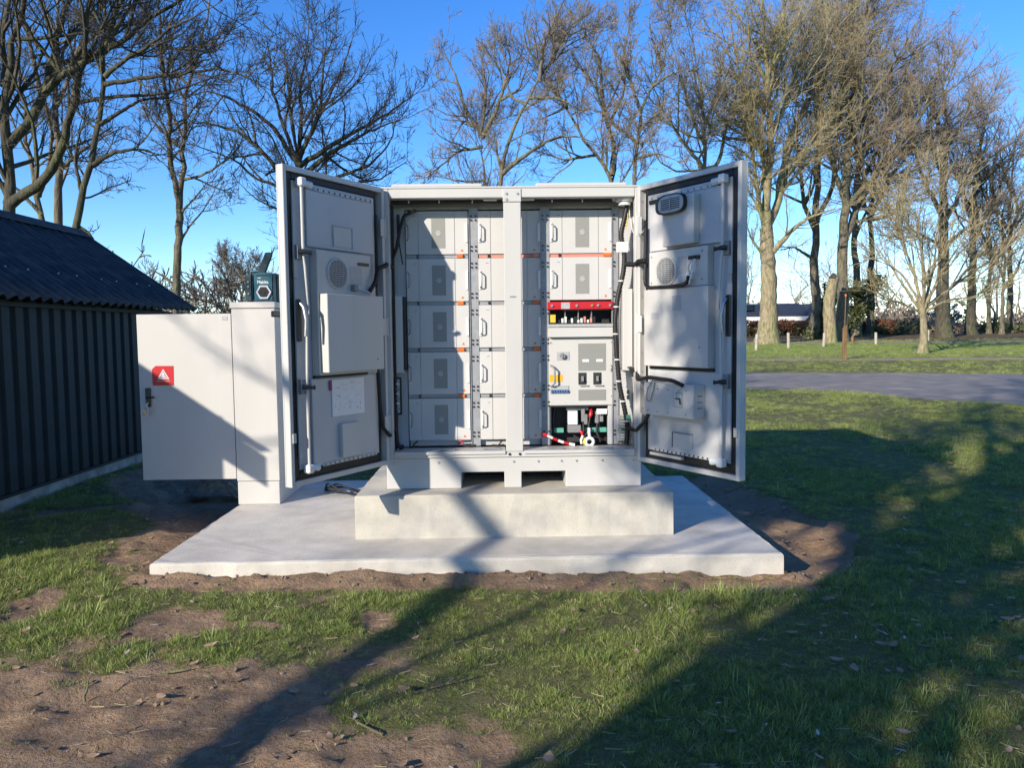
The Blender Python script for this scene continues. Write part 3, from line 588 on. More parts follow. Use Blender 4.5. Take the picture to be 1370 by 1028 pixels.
'N':((28.00,60.00),[(0.320,[(0.00,0.00,0.97),(0.11,0.00,4.47),(-0.33,-0.04,7.94),(-0.02,0.30,12.58),(0.48,-0.21,16.44),(1.23,0.06,20.45)]),
  (0.175,[(-0.06,0.26,12.00),(1.84,0.75,15.53),(3.87,1.38,18.55),(5.38,2.08,21.06)]),
  (0.146,[(-0.29,0.00,8.52),(1.38,0.83,11.51),(3.67,1.91,13.44)]),
  (0.146,[(0.11,0.18,13.55),(-0.98,-0.86,16.84),(-1.38,-2.20,19.74)])]),
'O':((30.03,62.00),[(0.301,[(0.00,0.00,0.94),(0.06,0.00,6.95),(-0.19,-0.23,11.07),(0.25,-0.36,15.73),(1.44,-0.20,19.83)]),
  (0.181,[(-0.16,-0.20,10.56),(1.72,0.68,13.59),(4.41,1.83,16.82),(6.95,3.11,18.95)]),
  (0.150,[(-0.13,-0.18,10.04),(-0.86,0.34,12.95),(-0.60,1.01,16.06)])]),
'P':((32.07,55.00),[(0.507,[(0.00,0.00,0.63),(-0.16,0.00,4.70),(-0.22,0.09,8.95),(-0.26,0.19,12.65),(0.28,0.52,15.86),(-0.25,0.47,18.46)]),
  (0.187,[(-0.23,0.10,9.41),(-1.95,-0.26,12.05),(-3.06,-0.73,14.53),(-3.64,-1.25,16.44)]),
  (0.187,[(-0.22,0.09,8.95),(1.73,0.95,11.72),(3.44,2.07,14.63),(4.72,3.30,16.83)]),
  (0.160,[(-0.26,0.17,12.18),(-0.77,1.00,14.94),(-0.52,2.08,17.88)]),
  (0.160,[(-0.20,0.06,7.35),(2.18,0.66,9.01),(4.55,1.45,10.71)]),
  (0.133,[(-0.20,0.06,7.35),(-2.62,-0.69,8.34),(-4.46,-1.65,8.74)]),
  (0.133,[(0.01,0.35,14.25),(1.49,0.77,16.45),(2.33,1.32,18.18)])]),
'Q':((37.12,60.00),[(0.379,[(0.00,0.00,0.75),(-0.05,0.00,4.38),(-0.08,0.00,9.58),(0.06,0.20,13.06),(0.30,-0.02,16.43)]),
  (0.175,[(-0.07,0.00,8.28),(1.10,-0.64,11.19),(1.62,-1.48,13.83),(1.50,-2.41,15.82)]),
  (0.175,[(-0.08,0.00,9.58),(-0.53,1.04,12.65),(-0.11,2.39,15.86)]),
  (0.146,[(0.01,0.12,11.76),(1.98,0.85,14.33),(3.00,1.80,16.87)]),
  (0.146,[(-0.06,0.00,6.98),(2.43,0.33,7.87),(4.47,0.76,9.07)])]),
'R':((42.89,64.00),[(0.280,[(0.00,0.00,0.79),(-0.06,0.00,4.53),(-0.39,-0.04,10.09),(-0.31,-0.00,14.37),(0.01,-0.05,16.78)]),
  (0.155,[(-0.35,-0.04,9.39),(1.79,0.97,12.70),(3.58,2.28,15.44)]),
  (0.155,[(-0.27,-0.03,8.00),(-0.99,1.04,11.49),(-0.50,2.42,14.24)]),
  (0.124,[(-0.34,-0.02,12.76),(-1.49,-0.33,15.22),(-1.69,-0.74,16.93)])]),
'S':((39.83,62.00),[(0.181,[(0.00,0.00,0.83),(-0.15,0.00,3.85),(-0.08,-0.09,7.44),(-0.43,-0.13,10.42),(-0.19,-0.17,13.36)]),
  (0.120,[(-0.11,-0.06,6.10),(0.62,-0.76,7.96),(0.85,-1.68,9.60)]),
  (0.120,[(-0.08,-0.09,7.44),(-1.73,-0.88,9.73),(-2.61,-1.89,11.90)])]),
'S2':((39.55,60.00),[(0.175,[(0.00,0.00,0.84),(-0.01,0.00,3.18),(0.20,0.13,6.68),(-0.14,0.21,9.59)]),
  (0.117,[(0.06,0.05,4.50),(1.57,0.64,6.13),(2.80,1.42,8.55)]),
  (0.117,[(0.12,0.08,5.37),(-1.32,-0.33,7.81),(-2.00,-0.86,9.46)])]),
'U':((20.01,36.00),[(0.192,[(0.00,0.00,0.33),(0.01,0.00,1.53),(-0.09,0.00,2.51)]),
  (0.087,[(-0.07,0.00,2.26),(-0.64,0.27,3.23),(-1.20,0.61,4.38),(-1.93,1.00,5.67)]),
  (0.087,[(-0.08,0.00,2.39),(-0.15,0.53,4.01),(-0.55,1.22,5.86),(-0.75,1.98,7.77)]),
  (0.087,[(-0.08,0.00,2.39),(-0.33,-0.61,4.10),(-1.15,-1.39,5.88),(-1.44,-2.27,7.55)]),
  (0.087,[(-0.08,0.00,2.39),(0.40,-0.39,3.77),(0.51,-0.91,5.26),(0.88,-1.48,6.68)]),
  (0.087,[(-0.08,0.00,2.39),(1.10,0.36,3.21),(2.72,0.83,4.18),(4.66,1.35,5.29)]),
  (0.070,[(-0.07,0.00,2.26),(1.12,0.20,2.85),(2.53,0.47,2.99),(3.78,0.76,3.46)]),
  (0.070,[(-0.07,0.00,2.26),(-1.29,-0.31,2.76),(-2.37,-0.72,2.92),(-3.29,-1.17,3.42)]),
  (0.070,[(-0.08,0.00,2.39),(0.76,0.58,4.36),(1.32,1.34,6.57),(2.33,2.19,8.14)]),
  (0.070,[(-0.09,0.00,2.51),(-0.87,0.20,4.00),(-1.82,0.47,4.90),(-2.75,0.76,4.94)]),
  (0.070,[(-0.08,0.00,2.39),(1.88,0.62,3.65),(4.13,1.42,6.20),(5.80,2.31,7.03)])]),
'W':((-23.95,72.00),[(0.210,[(0.00,0.00,1.17),(0.08,0.00,3.58),(0.25,0.09,5.31),(0.42,0.12,6.34)]),
  (0.105,[(0.25,0.09,5.31),(-0.58,0.26,6.70),(-1.30,0.49,8.10),(-1.64,0.74,8.82)]),
  (0.105,[(0.29,0.09,5.57),(1.15,-0.17,7.00),(1.78,-0.52,8.33)]),
  (0.105,[(0.38,0.11,6.08),(0.26,0.33,7.73),(-0.07,0.62,9.00)]),
  (0.087,[(0.19,0.05,4.66),(-1.32,0.47,5.55),(-2.39,1.01,6.08)]),
  (0.087,[(0.21,0.06,4.88),(1.78,-0.14,5.76),(2.65,-0.41,6.62)])]),
'X':((20.85,48.00),[(0.373,[(0.00,0.00,0.46),(-0.18,0.00,2.61),(-0.15,-0.01,3.68),(0.09,-0.05,4.78)])]),
}

# ------------------------------------------------------------------ bare trees
def resample(P, n):
    P = np.array(P, dtype=float); d = np.r_[0, np.cumsum(np.linalg.norm(np.diff(P, axis=0), axis=1))]; t = np.linspace(0, d[-1], n)
    Q = np.stack([np.interp(t, d, P[:, i]) for i in range(3)], 1)
    for _ in range(2): Q[1:-1] = .25 * Q[:-2] + .5 * Q[1:-1] + .25 * Q[2:]
    return Q
def tubes(P, R, S, rng=None, rough=0.):
    """P (N,K,3) R (N,K) -> vertices, quads of N tapered tubes with S sides"""
    N_, K, _ = P.shape
    T = np.empty_like(P); T[:, 1:-1] = P[:, 2:] - P[:, :-2]; T[:, 0] = P[:, 1] - P[:, 0]; T[:, -1] = P[:, -1] - P[:, -2]
    T /= np.linalg.norm(T, axis=2, keepdims=True) + 1e-9
    ref = np.array([.31, .52, -.02]); U = np.cross(T, ref + 0 * T); U /= np.linalg.norm(U, axis=2, keepdims=True) + 1e-9; W = np.cross(T, U)
    a = np.arange(S) * 2 * np.pi / S
    rr = R[:, :, None] * np.ones(S)
    if rough > 0: rr = rr * (1 + rough * rng.normal(size=rr.shape))
    V = P[:, :, None, :] + rr[..., None] * (U[:, :, None, :] * np.cos(a)[:, None] + W[:, :, None, :] * np.sin(a)[:, None])
    I = np.arange(N_ * K * S).reshape(N_, K, S); J = np.roll(I, -1, axis=2)
    F_ = np.stack([I[:, :-1], J[:, :-1], J[:, 1:], I[:, 1:]], -1).reshape(-1, 4)
    return V.reshape(-1, 3), F_
def cones(P, R):
    n = len(P); T = P[:, 1] - P[:, 0]; T /= np.linalg.norm(T, axis=1, keepdims=True) + 1e-9; U = np.cross(T, (.31, .52, -.02)); U /= np.linalg.norm(U, axis=1, keepdims=True) + 1e-9; W = np.cross(T, U); r = R[:, :1] * 1.15
    V = np.stack([P[:, 0] + U * r, P[:, 0] + (-.5 * U + .87 * W) * r, P[:, 0] + (-.5 * U - .87 * W) * r, P[:, 1]], 1).reshape(-1, 3)
    return V, (np.arange(n)[:, None, None] * 4 + np.array([(0, 1, 3), (1, 2, 3), (2, 0, 3)])[None]).reshape(-1, 3)
def spawn(P, R, rng, n, ratio, ang, K, tmin, up, wig, lmin, lmax, rk, cont=.15, wt=None):
    N_, k, _ = P.shape; L = np.linalg.norm(np.diff(P, axis=1), axis=2).sum(1)
    w = L if wt is None else L * wt
    idx = rng.choice(N_, n, p=w / w.sum()); tm = tmin if np.isscalar(tmin) else tmin[idx]
    t = tm + (1 - tm) * rng.random(n); c = rng.random(n) < cont; t[c] = 1.
    f = t * (k - 1); i = np.minimum(f.astype(int), k - 2); u = (f - i)[:, None]
    p0 = P[idx, i] * (1 - u) + P[idx, i + 1] * u; r0 = R[idx, i] * (1 - u[:, 0]) + R[idx, i + 1] * u[:, 0]
    tan = P[idx, i + 1] - P[idx, i]; tan /= np.linalg.norm(tan, axis=1)[:, None] + 1e-9
    q = np.cross(tan, rng.normal(size=(n, 3))); q /= np.linalg.norm(q, axis=1)[:, None] + 1e-9
    a = np.radians(rng.normal(ang, 14, n)); a[c] *= .45
    d = tan * np.cos(a)[:, None] + q * np.sin(a)[:, None]
    ln = np.clip(L[idx] * ratio * (1.1 - .55 * t) * rng.uniform(.55, 1.35, n), lmin, lmax)
    pts = np.empty((n, K, 3)); pts[:, 0] = p0; st = (ln / (K - 1))[:, None]
    for j in range(1, K):
        d = d + rng.normal(size=(n, 3)) * wig + np.array([0, 0, up]); d /= np.linalg.norm(d, axis=1)[:, None]
        pts[:, j] = pts[:, j - 1] + d * st
    rs = np.minimum(r0 * .72, ln * rk); rr = rs[:, None] * np.linspace(1, .32, K)[None, :]
    return pts, rr
def bark_tree(name, label, group, base, limbs, bark, twig, seed, scale=1., dens=1., up=.11, wig=.15, zbase=None, trunk_from=.45, counts=(13, 7, 6, 3.0), ang=46, rmin=.0035, l1=.54, cull=None):
    rng = np.random.default_rng(seed); bx, by = base; z0 = float(terr(by)) if zbase is None else zbase
    root = empty(name, (bx, by, z0), label, 'tree', group)
    if limbs[0][1][0][2] != 0: pass
    top = max(p[2] for l in limbs for p in l[1]); K0 = 22; P = []; R = []
    for i, (r_, pts) in enumerate(limbs):
        q = np.array(pts, dtype=float) * scale
        if i == 0: q[0, 2] = z0 - .15
        Q = resample(q, K0); L = np.linalg.norm(np.diff(Q, axis=0), axis=1).sum()
        Q[1:-1] += rng.normal(size=(K0 - 2, 3)) * L * .0032
        tall = Q[-1, 2] > .6 * top * scale
        end = (.12 if tall else .68) if i == 0 else .16
        rad = r_ * scale * np.linspace(1, end, K0) ** 1.0
        if i == 0: rad = rad * (1 + .55 * np.exp(-np.maximum(Q[:, 2] - z0, 0) / (.9 * r_ * scale + .12)))
        else: rad[0] *= 1.15
        P.append(Q + np.array([bx, by, 0])); R.append(rad)
    P = np.array(P); R = np.array(R); n0 = len(P)
    V, F_ = tubes(P, R, 12, rng, .03); np_mesh('trunk', V, F_, bark, root, True)
    L = np.linalg.norm(np.diff(P, axis=1), axis=2).sum(1)
    tm = np.full(n0, .12); tm[0] = trunk_from
    Lm = np.median(L)
    wt = (Lm / L) ** .45; 
    if not (P[0, -1, 2] - z0 > .6 * (top * scale)): wt[0] *= .015
    c1 = max(4, int(n0 * counts[0] * dens)); c2 = int(c1 * counts[1]); c3 = int(c2 * counts[2]); c4 = int(c3 * counts[3] * 1.45)
    A = spawn(P, R, rng, c1, l1, ang, 7, tm, up, wig, Lm * .10, Lm * .62, .020, .16, wt)
    B = spawn(*A, rng, c2, .52, ang, 5, .10, up, wig * 1.2, Lm * .05, Lm * .34, .015, .14)
    C = spawn(*B, rng, c3, .52, ang, 3, .1, up * .8, wig * 1.2, Lm * .03, Lm * .18, .012, .14)
    D = spawn(*C, rng, c4, .55, ang, 2, .15, up * .5, wig * .5, Lm * .014, Lm * .09, .010, .2)
    if cull: A, B, C, D = [tuple(q[cull(g[0])] for q in g) for g in (A, B, C, D)]
    Vs = []; Fs = []; mi = []; off = 0
    for (p, r_), S, mm in ((A, 5, 0), (B, 3, 0), (C, 3, 1), (D, 3, 1)):
        r_ = np.maximum(r_, rmin * (1.6 if mm == 0 else 1.0)); 
        if p.shape[1] == 2: V, F_ = cones(p, r_)
        else: V, F_ = tubes(p, r_, S)
        Vs.append(V); Fs.append(F_ + off); off += len(V); mi.append(np.full(len(F_), mm))
    np_mesh('crown', np.concatenate(Vs), Fs, [bark, twig], root, False, np.concatenate(mi))
    return root

GL = 'bare trees behind the dark shed'; GM = 'bare trees rising behind the battery cabinet'; GR = 'bare trees along the far field edge'
SPEC = {  # key: label, group, bark, twig, density, counts, rmin, extra
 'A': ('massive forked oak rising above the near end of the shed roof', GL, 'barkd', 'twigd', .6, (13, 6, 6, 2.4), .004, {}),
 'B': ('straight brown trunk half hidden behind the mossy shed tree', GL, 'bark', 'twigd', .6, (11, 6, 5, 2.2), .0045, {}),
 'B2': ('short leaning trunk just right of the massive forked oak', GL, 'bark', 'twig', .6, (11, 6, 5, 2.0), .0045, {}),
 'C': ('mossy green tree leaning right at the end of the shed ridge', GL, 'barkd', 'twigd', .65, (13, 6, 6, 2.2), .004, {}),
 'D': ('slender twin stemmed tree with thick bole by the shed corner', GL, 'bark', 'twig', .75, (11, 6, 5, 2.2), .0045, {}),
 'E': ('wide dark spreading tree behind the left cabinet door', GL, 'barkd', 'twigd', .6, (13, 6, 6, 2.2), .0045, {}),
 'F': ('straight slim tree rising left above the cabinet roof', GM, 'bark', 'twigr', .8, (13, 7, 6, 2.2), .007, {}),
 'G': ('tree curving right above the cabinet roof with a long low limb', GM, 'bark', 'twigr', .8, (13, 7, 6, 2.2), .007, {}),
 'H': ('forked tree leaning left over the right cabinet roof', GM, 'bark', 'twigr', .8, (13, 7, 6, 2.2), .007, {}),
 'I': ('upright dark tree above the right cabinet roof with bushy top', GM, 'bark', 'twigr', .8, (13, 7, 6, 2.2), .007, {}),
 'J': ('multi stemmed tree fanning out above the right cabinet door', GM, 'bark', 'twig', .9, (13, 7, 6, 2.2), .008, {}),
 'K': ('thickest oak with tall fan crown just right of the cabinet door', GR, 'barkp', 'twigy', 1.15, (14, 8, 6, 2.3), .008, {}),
 'L': ('slim trunk in front of the bungalow roof', GR, 'bark', 'twig', .9, (12, 6, 5, 2.2), .009, {}),
 'M': ('tall ivy dark oak with crown sweeping right over the field', GR, 'bark', 'twigr', 1.15, (15, 8, 6, 2.2), .008, {}),
 'N': ('grey trunk close behind the tall sweeping oak', GR, 'bark', 'twig', .9, (12, 6, 5, 2.0), .009, {}),
 'O': ('thin dark trunk left of the evergreen bush', GR, 'barkd', 'twig', .9, (12, 6, 5, 2.0), .009, {}),
 'P': ('thick dark trunk just behind and right of the pollarded young tree', GR, 'barkd', 'twigr', 1., (13, 7, 6, 2.), .009, {}),
 'Q': ('dark trunk between the thick trunk and the thin right hand trees', GR, 'barkd', 'twigr', 1., (13, 7, 5, 2.), .009, {}),
 'R': ('furthest right bare tree at the field edge', GR, 'bark', 'twig', 1., (13, 6, 5, 2.), .009, {}),
 'S': ('thin sapling trunk second from the right edge trees', GR, 'bark', 'twig', 1., (13, 6, 4, 2.), .009, {}),
 'S2': ('thinnest sapling beside the furthest right bare tree', GR, 'bark', 'twig', 1., (13, 6, 4, 2.), .009, {}),
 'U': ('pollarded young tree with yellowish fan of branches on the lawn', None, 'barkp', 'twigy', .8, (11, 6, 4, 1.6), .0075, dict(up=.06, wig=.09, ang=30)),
 'W': ('small round distant tree between shed and radio', None, 'bark', 'twig', 1.3, (14, 8, 5, 2.), .011, {}),
}
for k, (lab, grp, bk, tw, dn, cn, rm, kw) in SPEC.items():
    (base, limbs) = TREES[k]
    bark_tree('bare_tree', lab, grp, base, limbs, M[bk], M[tw], sum(map(ord, k)) + 11, dens=dn, counts=cn, rmin=rm, **kw)
(base, limbs) = TREES['X']; bx, by = base; z0 = float(terr(by))
Q = resample(limbs[0][1], 14) + np.array([bx, by, 0]); Q[0, 2] = z0 - .1
stub = empty('tree_stub', (bx, by, z0), 'broken dead tree stub in front of the tall sweeping oak', 'tree stub')
V, F_ = tubes(Q[None], (limbs[0][0] * np.linspace(1.1, .85, 14))[None], 12, np.random.default_rng(3), .05); np_mesh('trunk', V, F_, M['barkp'], stub, True)
V, F_ = tubes(Q[-2:][None] + np.array([0, 0, .25]), np.array([[limbs[0][0] * .9, limbs[0][0] * .25]]), 9, np.random.default_rng(4), .2); np_mesh('broken_top', V, F_, M['barkd'], stub)

# far wood: reads as one mass
def far_wood(n, seed, x0, x1, y0, y1, hmin, hmax):
    rng = np.random.default_rng(seed); P = np.empty((n, 6, 3)); x = rng.uniform(x0, x1, n); y = rng.uniform(y0, y1, n); h = rng.uniform(hmin, hmax, n)
    for j in range(6):
        P[:, j, 0] = x + rng.normal(size=n) * .18 * j; P[:, j, 1] = y + rng.normal(size=n) * .18 * j; P[:, j, 2] = terr(y) + h * j / 5 * .9
    R = (h * .012)[:, None] * np.linspace(1, .2, 6)
    A = spawn(P, R, rng, n * 13, .36, 42, 5, .2, .12, .16, .5, 5, .016); B = spawn(*A, rng, n * 60, .45, 42, 3, .1, .08, .2, .3, 2.5, .013); C = spawn(*B, rng, n * 110, .6, 42, 2, .1, .05, .1, .3, 1.4, .011)
    Vs, Fs, off = [], [], 0
    for (p, r_), S in (((P, R), 5), (A, 3), (B, 3), (C, 3)):
        r_ = np.maximum(r_, .020); V, F_ = (cones(p, r_) if p.shape[1] == 2 else tubes(p, r_, S)); Vs.append(V); Fs.append(F_ + off); off += len(V)
    return np_mesh('far_wood', np.concatenate(Vs), Fs, M['twig'])
setp(far_wood(95, 21, 12, 100, 78, 130, 7, 14), kind='stuff')
setp(far_wood(30, 22, -75, -18, 60, 100, 5, 9), kind='stuff')
setp(far_wood(30, 23, -25, 40, 95, 140, 7, 11), kind='stuff')
# low scrub behind the shed corner
setp(far_wood(26, 25, -13.5, -6.2, 19, 30, 1.6, 3.4), kind='stuff')

# trees standing behind the photographer: they shade the lawn
def auto(h, r, spread, n, rng, z_first=.35):
    limbs = [(r, [(0, 0, 0), (rng.uniform(-.1, .1), rng.uniform(-.1, .1), h * .3), (rng.uniform(-.3, .3), rng.uniform(-.3, .3), h * .65), (rng.uniform(-.6, .6), rng.uniform(-.6, .6), h)])]
    for i in range(n):
        t = z_first + (1 - z_first) * (i + rng.random()) / n * .8; a = i * 2.4 + rng.uniform(-.4, .4); l = spread * (1.15 - .6 * t) * rng.uniform(.8, 1.2); z = h * t
        limbs.append((r * .42 * (1.2 - t), [(0, 0, z), (math.cos(a) * l * .4, math.sin(a) * l * .4, z + l * .35), (math.cos(a) * l * .8, math.sin(a) * l * .8, z + l * .75), (math.cos(a) * l, math.sin(a) * l, z + l * 1.15)]))
    return limbs
rg = np.random.default_rng(12)
BK = 'bare trees standing behind the viewer'
OAK = (-5.4, -4.4)
ol = [(.50, [(0, 0, 0), (.05, .02, 2.0), (.0, .05, 4.5), (.1, 0, 7), (.25, .1, 10), (.2, .3, 14)])]
def off(t_along, perp, h): # point h up whose shadow path is perp metres left of the oak's own shadow line
    return (-.755 * perp + .656 * t_along, .656 * perp + .755 * t_along, h)
ol += [(.085, [(0, 0, 3.9), off(0, .4, 4.7), off(.1, .8, 5.5), off(.1, 1.0, 6.8), off(0, 1.2, 9)]), (.075, [(0, 0, 4.3), off(.3, .6, 5.0), off(.5, 1.2, 5.9), off(.5, 1.5, 7.2), off(.6, 1.7, 9)]),
       (.07, [(0, 0, 4.6), off(-.3, .5, 5.3), off(-.5, 1.0, 6.1), off(-.5, 1.3, 7.4), off(-.4, 1.3, 9)]), (.06, [(0, 0, 5.2), off(.2, .5, 5.8), off(.3, .9, 6.4), off(.2, 1.0, 7.6)]),
       (.13, [(0, 0, 1.6), off(.1, .5, 2.2), off(.0, 1.6, 3.4), off(-.1, 2.25, 4.2), off(-.2, 2.6, 4.9), off(-.6, 3.5, 5.6), off(-1.2, 4.3, 6.6)]),
       (.13, [(0, 0, 3.9), off(.5, -.7, 4.6), off(.8, -1.5, 5.6), off(1.2, -2.4, 7)]), (.12, [(0, 0, 4.6), off(-.8, -.6, 5.4), off(-1.4, -1.6, 7.0), off(-1.6, -2.4, 9)]),
       (.11, [(0, 0, 6), off(1, .5, 7), off(1.6, 1.3, 8.6), off(2.2, 2, 10.5)]), (.11, [(.1, 0, 7), off(-1, .7, 8.2), off(-1.5, 1.8, 10)]), (.10, [(.1, 0, 7.6), off(.9, -.8, 9), off(1.5, -2, 11)]),
       (.10, [(.2, .1, 9), off(.3, .9, 11), off(.6, 1.5, 13)]), (.09, [(.2, .1, 9.4), off(-.5, -.9, 11.2), off(-.5, -1.5, 13)])]
def clear_of_cabinet(P):   # drops branches of the unseen trees so the cabinet front stays sunlit
    s = (5.6 - P[..., 1]) / SUN_D.y; X = P[..., 0] + s * SUN_D.x; Z = P[..., 2] + s * SUN_D.z
    return ~((X > -1.0) & (X < 1.0) & (Z > .15) & (Z < 2.75)).any(1)
oak = bark_tree('bare_tree', 'broad ivy clad oak behind the viewer shading the lawn', BK, OAK, ol, M['barkd'], M['twigd'], 31, dens=.85, counts=(11, 5, 5, 1.6), rmin=.004, cull=clear_of_cabinet)
ib = [(OAK[0] + rg.normal() * .22, OAK[1] + rg.normal() * .22, .4 + k * .16, .42 + .3 * rg.random(), .42 + .3 * rg.random(), .35) for k in range(34)]
ib += [(OAK[0] + off(.0, 1.15, 0)[0] + rg.normal() * .3, OAK[1] + off(.0, 1.15, 0)[1] + rg.normal() * .3, 4.9 + rg.random() * 2, .5, .5, .4) for k in range(9)]
leaf_cloud('ivy', ib, 4600, .09, M['ivy'], oak, 14, .3)
def ivy_tree(x, y, h, lab, seed, hi, n):
    g = np.random.default_rng(seed); t_ = bark_tree('bare_tree', lab, BK, (x, y), auto(h, .24, h * .33, 9, g), M['barkd'], M['twigd'], seed, dens=.8, counts=(11, 6, 5, 2), rmin=.004, cull=clear_of_cabinet)
    ib = [(x + g.normal() * .35, y + g.normal() * .35, .5 + hi * g.random(), .3 + .35 * g.random(), .3 + .35 * g.random(), .4) for k in range(30)]
    leaf_cloud('ivy', ib, n, .09, M['ivy'], t_, seed + 1, .3)
ivy_tree(-4.5, -5.2, 11, 'second ivy clad tree behind the viewer, slimmer', 41, 6.5, 2600)
ivy_tree(-3.2, -5.6, 9, 'third ivy clad tree behind the viewer, lowest', 43, 4.0, 1500)
for i, (x, y, h, lab) in enumerate([(6.5, -6, 14, 'tall bare tree behind the viewer to the right'), (10.5, -1.5, 13, 'bare tree behind the viewer near the road bend'), (1.5, -11, 16, 'tallest bare tree far behind the viewer'), (-19, -3, 13, 'bare tree behind the viewer beyond the shed'), (15, 4, 12, 'bare tree right of the viewer beside the road')]):
    g = np.random.default_rng(60 + i); bark_tree('bare_tree', lab, BK, (x, y), auto(h, .36, h * .38, 12, g), M['bark'], M['twig'], 60 + i, dens=.9, counts=(11, 5, 4, 1.5), rmin=.008, cull=clear_of_cabinet)

# ------------------------------------------------------------------ battery cabinet
def vent_mat():
    m = mat('perforated_vent', (.36, .37, .35), .5); nt = m.node_tree; N = nt.nodes; L = nt.links; b = N['Principled BSDF']
    tc = N.new('ShaderNodeTexCoord'); vo = N.new('ShaderNodeTexVoronoi'); vo.inputs['Scale'].default_value = 190; vo.inputs['Randomness'].default_value = 0; L.new(tc.outputs['Object'], vo.inputs[0])
    r = N.new('ShaderNodeMapRange'); r.inputs[1].default_value = .28; r.inputs[2].default_value = .42; L.new(vo.outputs['Distance'], r.inputs[0])
    x = N.new('ShaderNodeMix'); x.data_type = 'RGBA'; x.inputs[6].default_value = (.06, .063, .06, 1); x.inputs[7].default_value = (.27, .275, .26, 1); L.new(r.outputs[0], x.inputs[0]); L.new(x.outputs[2], b.inputs['Base Color'])
    return m
M['vent'] = vent_mat()
X0, X1, YF, YB = -.83, 1.035, 5.58, 6.78
bc = empty('battery_cabinet', (.10, 6.18, .43), 'large white battery cabinet with both doors wide open on the concrete plinth', 'battery cabinet')
def part(b, name, m, bevel=0., parent=None, seg=1): return b.build(name, M[m] if isinstance(m, str) else m, parent or bc, bevel, seg)
b = MB(); b.prism([(X0, .432), (-.286, .432), (-.286, .55), (.03, .55), (.03, .432), (.156, .432), (.156, .55), (.48, .55), (.48, .432), (X1, .432), (X1, .658), (X0, .658)], 'y', YF + .012, YB - .01)
base = part(b, 'base', 'white', .004)
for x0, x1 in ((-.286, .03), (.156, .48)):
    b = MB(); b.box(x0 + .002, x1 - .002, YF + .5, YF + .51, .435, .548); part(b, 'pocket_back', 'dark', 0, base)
for x in (-.78, -.45, -.33, .1, .28, .45, .56, .75, .98):
    b = MB(); b.cyl((x, YF + .006, .625), 'y', .007, .008, 8); part(b, 'base_bolt', 'zinc', 0, base)
b = MB()
b.box(X0, X0 + .055, YF, YF + .07, .66, 2.60); b.box(X1 - .045, X1, YF, YF + .07, .66, 2.60)
b.box(X0 + .056, X1 - .046, YF, YF + .07, 2.535, 2.60); b.box(X0 + .056, X1 - .046, YF, YF + .07, .66, .700)
fr = part(b, 'door_frame', 'white', .004)
b = MB(); b.box(.045, .17, YF - .004, YF + .066, .701, 2.50); part(b, 'centre_post', 'white', .004)
b = MB(); b.box(.042, .173, YF - .008, YF + .066, 2.503, 2.596); cp = part(b, 'post_plate', 'white', .003)
for x, z in ((.068, 2.56), (.147, 2.56), (.068, 2.52)):
    b = MB(); b.cyl((x, YF - .014, z), 'y', .009, .008, 8); part(b, 'plate_bolt', 'zinc', 0, cp)
for x in (.07, .145):
    b = MB(); b.cyl((x, YF - .006, .682), 'y', .010, .008, 8); part(b, 'foot_bolt', 'blackp', 0, fr)
b = MB(); b.box(.085, .13, YF - .0055, YF - .003, 1.822, 1.832); part(b, 'lock_slot', 'grey', 0)
for a, c in ((X0 + .06, .04), (.175, X1 - .05)):
    b = MB(); b.prism([(YF - .014, .685), (YF - .009, .685), (YF - .009, .7005), (YF + .20, .7005), (YF + .20, .708), (YF - .014, .708)], 'x', a, c); part(b, 'sill_tray', 'white', .002)
for x in (-.45, -.12, .35, .72):
    b = MB(); b.box(x, x + .12, YF + .03, YF + .07, .709, .722); part(b, 'sill_clip', 'zinc', .003)
for nm, x in (('side_panel', X0), ('side_panel', X1 - .022)):
    b = MB(); b.box(x, x + .022, YF + .072, YB, .66, 2.60); part(b, nm, 'white', .003)
b = MB(); b.box(X0 + .024, X1 - .024, YB - .022, YB, .66, 2.60); part(b, 'back_panel', 'white')
b = MB(); b.box(X0, X1, YF - .002, YB, 2.602, 2.615); part(b, 'roof', 'white', .003)
for x0, x1 in ((-.754, -.105), (.28, .938)):
    b = MB(); b.box(x0, x1, YF + .02, YB - .1, 2.616, 2.640); part(b, 'roof_cap', 'white', .006)
b = MB(); b.box(X0 + .024, X1 - .024, YF + .08, YB - .05, 2.535, 2.545); part(b, 'ceiling_liner', 'panel')
b = MB(); b.box(X0 + .024, X1 - .024, YF + .25, YF + .258, 2.49, 2.533); part(b, 'head_panel', 'panel')
for a, c in ((X0 + .024, -.69), (.905, X1 - .024)):
    b = MB(); b.box(a, c, YF + .235, YF + .243, .712, 2.488); part(b, 'edge_liner', 'panel')
for a, c in ((X0 + .06, .04), (.176, .84)):
    b = MB(); b.box(a, c, YF + .09, YF + .115, 2.512, 2.533); part(b, 'head_gasket', 'black', .003)
for x in (-.05, .22):
    b = MB(); b.box(x - .05, x + .05, YF + .05, YF + .09, 2.525, 2.535); part(b, 'lamp_strip', 'text', .003)
for x in (-.64, -.42, -.18, .40, .62):
    b = MB(); b.cyl((x, YF + .085, 2.512), 'z', .005, .02, 6); part(b, 'gasket_clip', 'text')

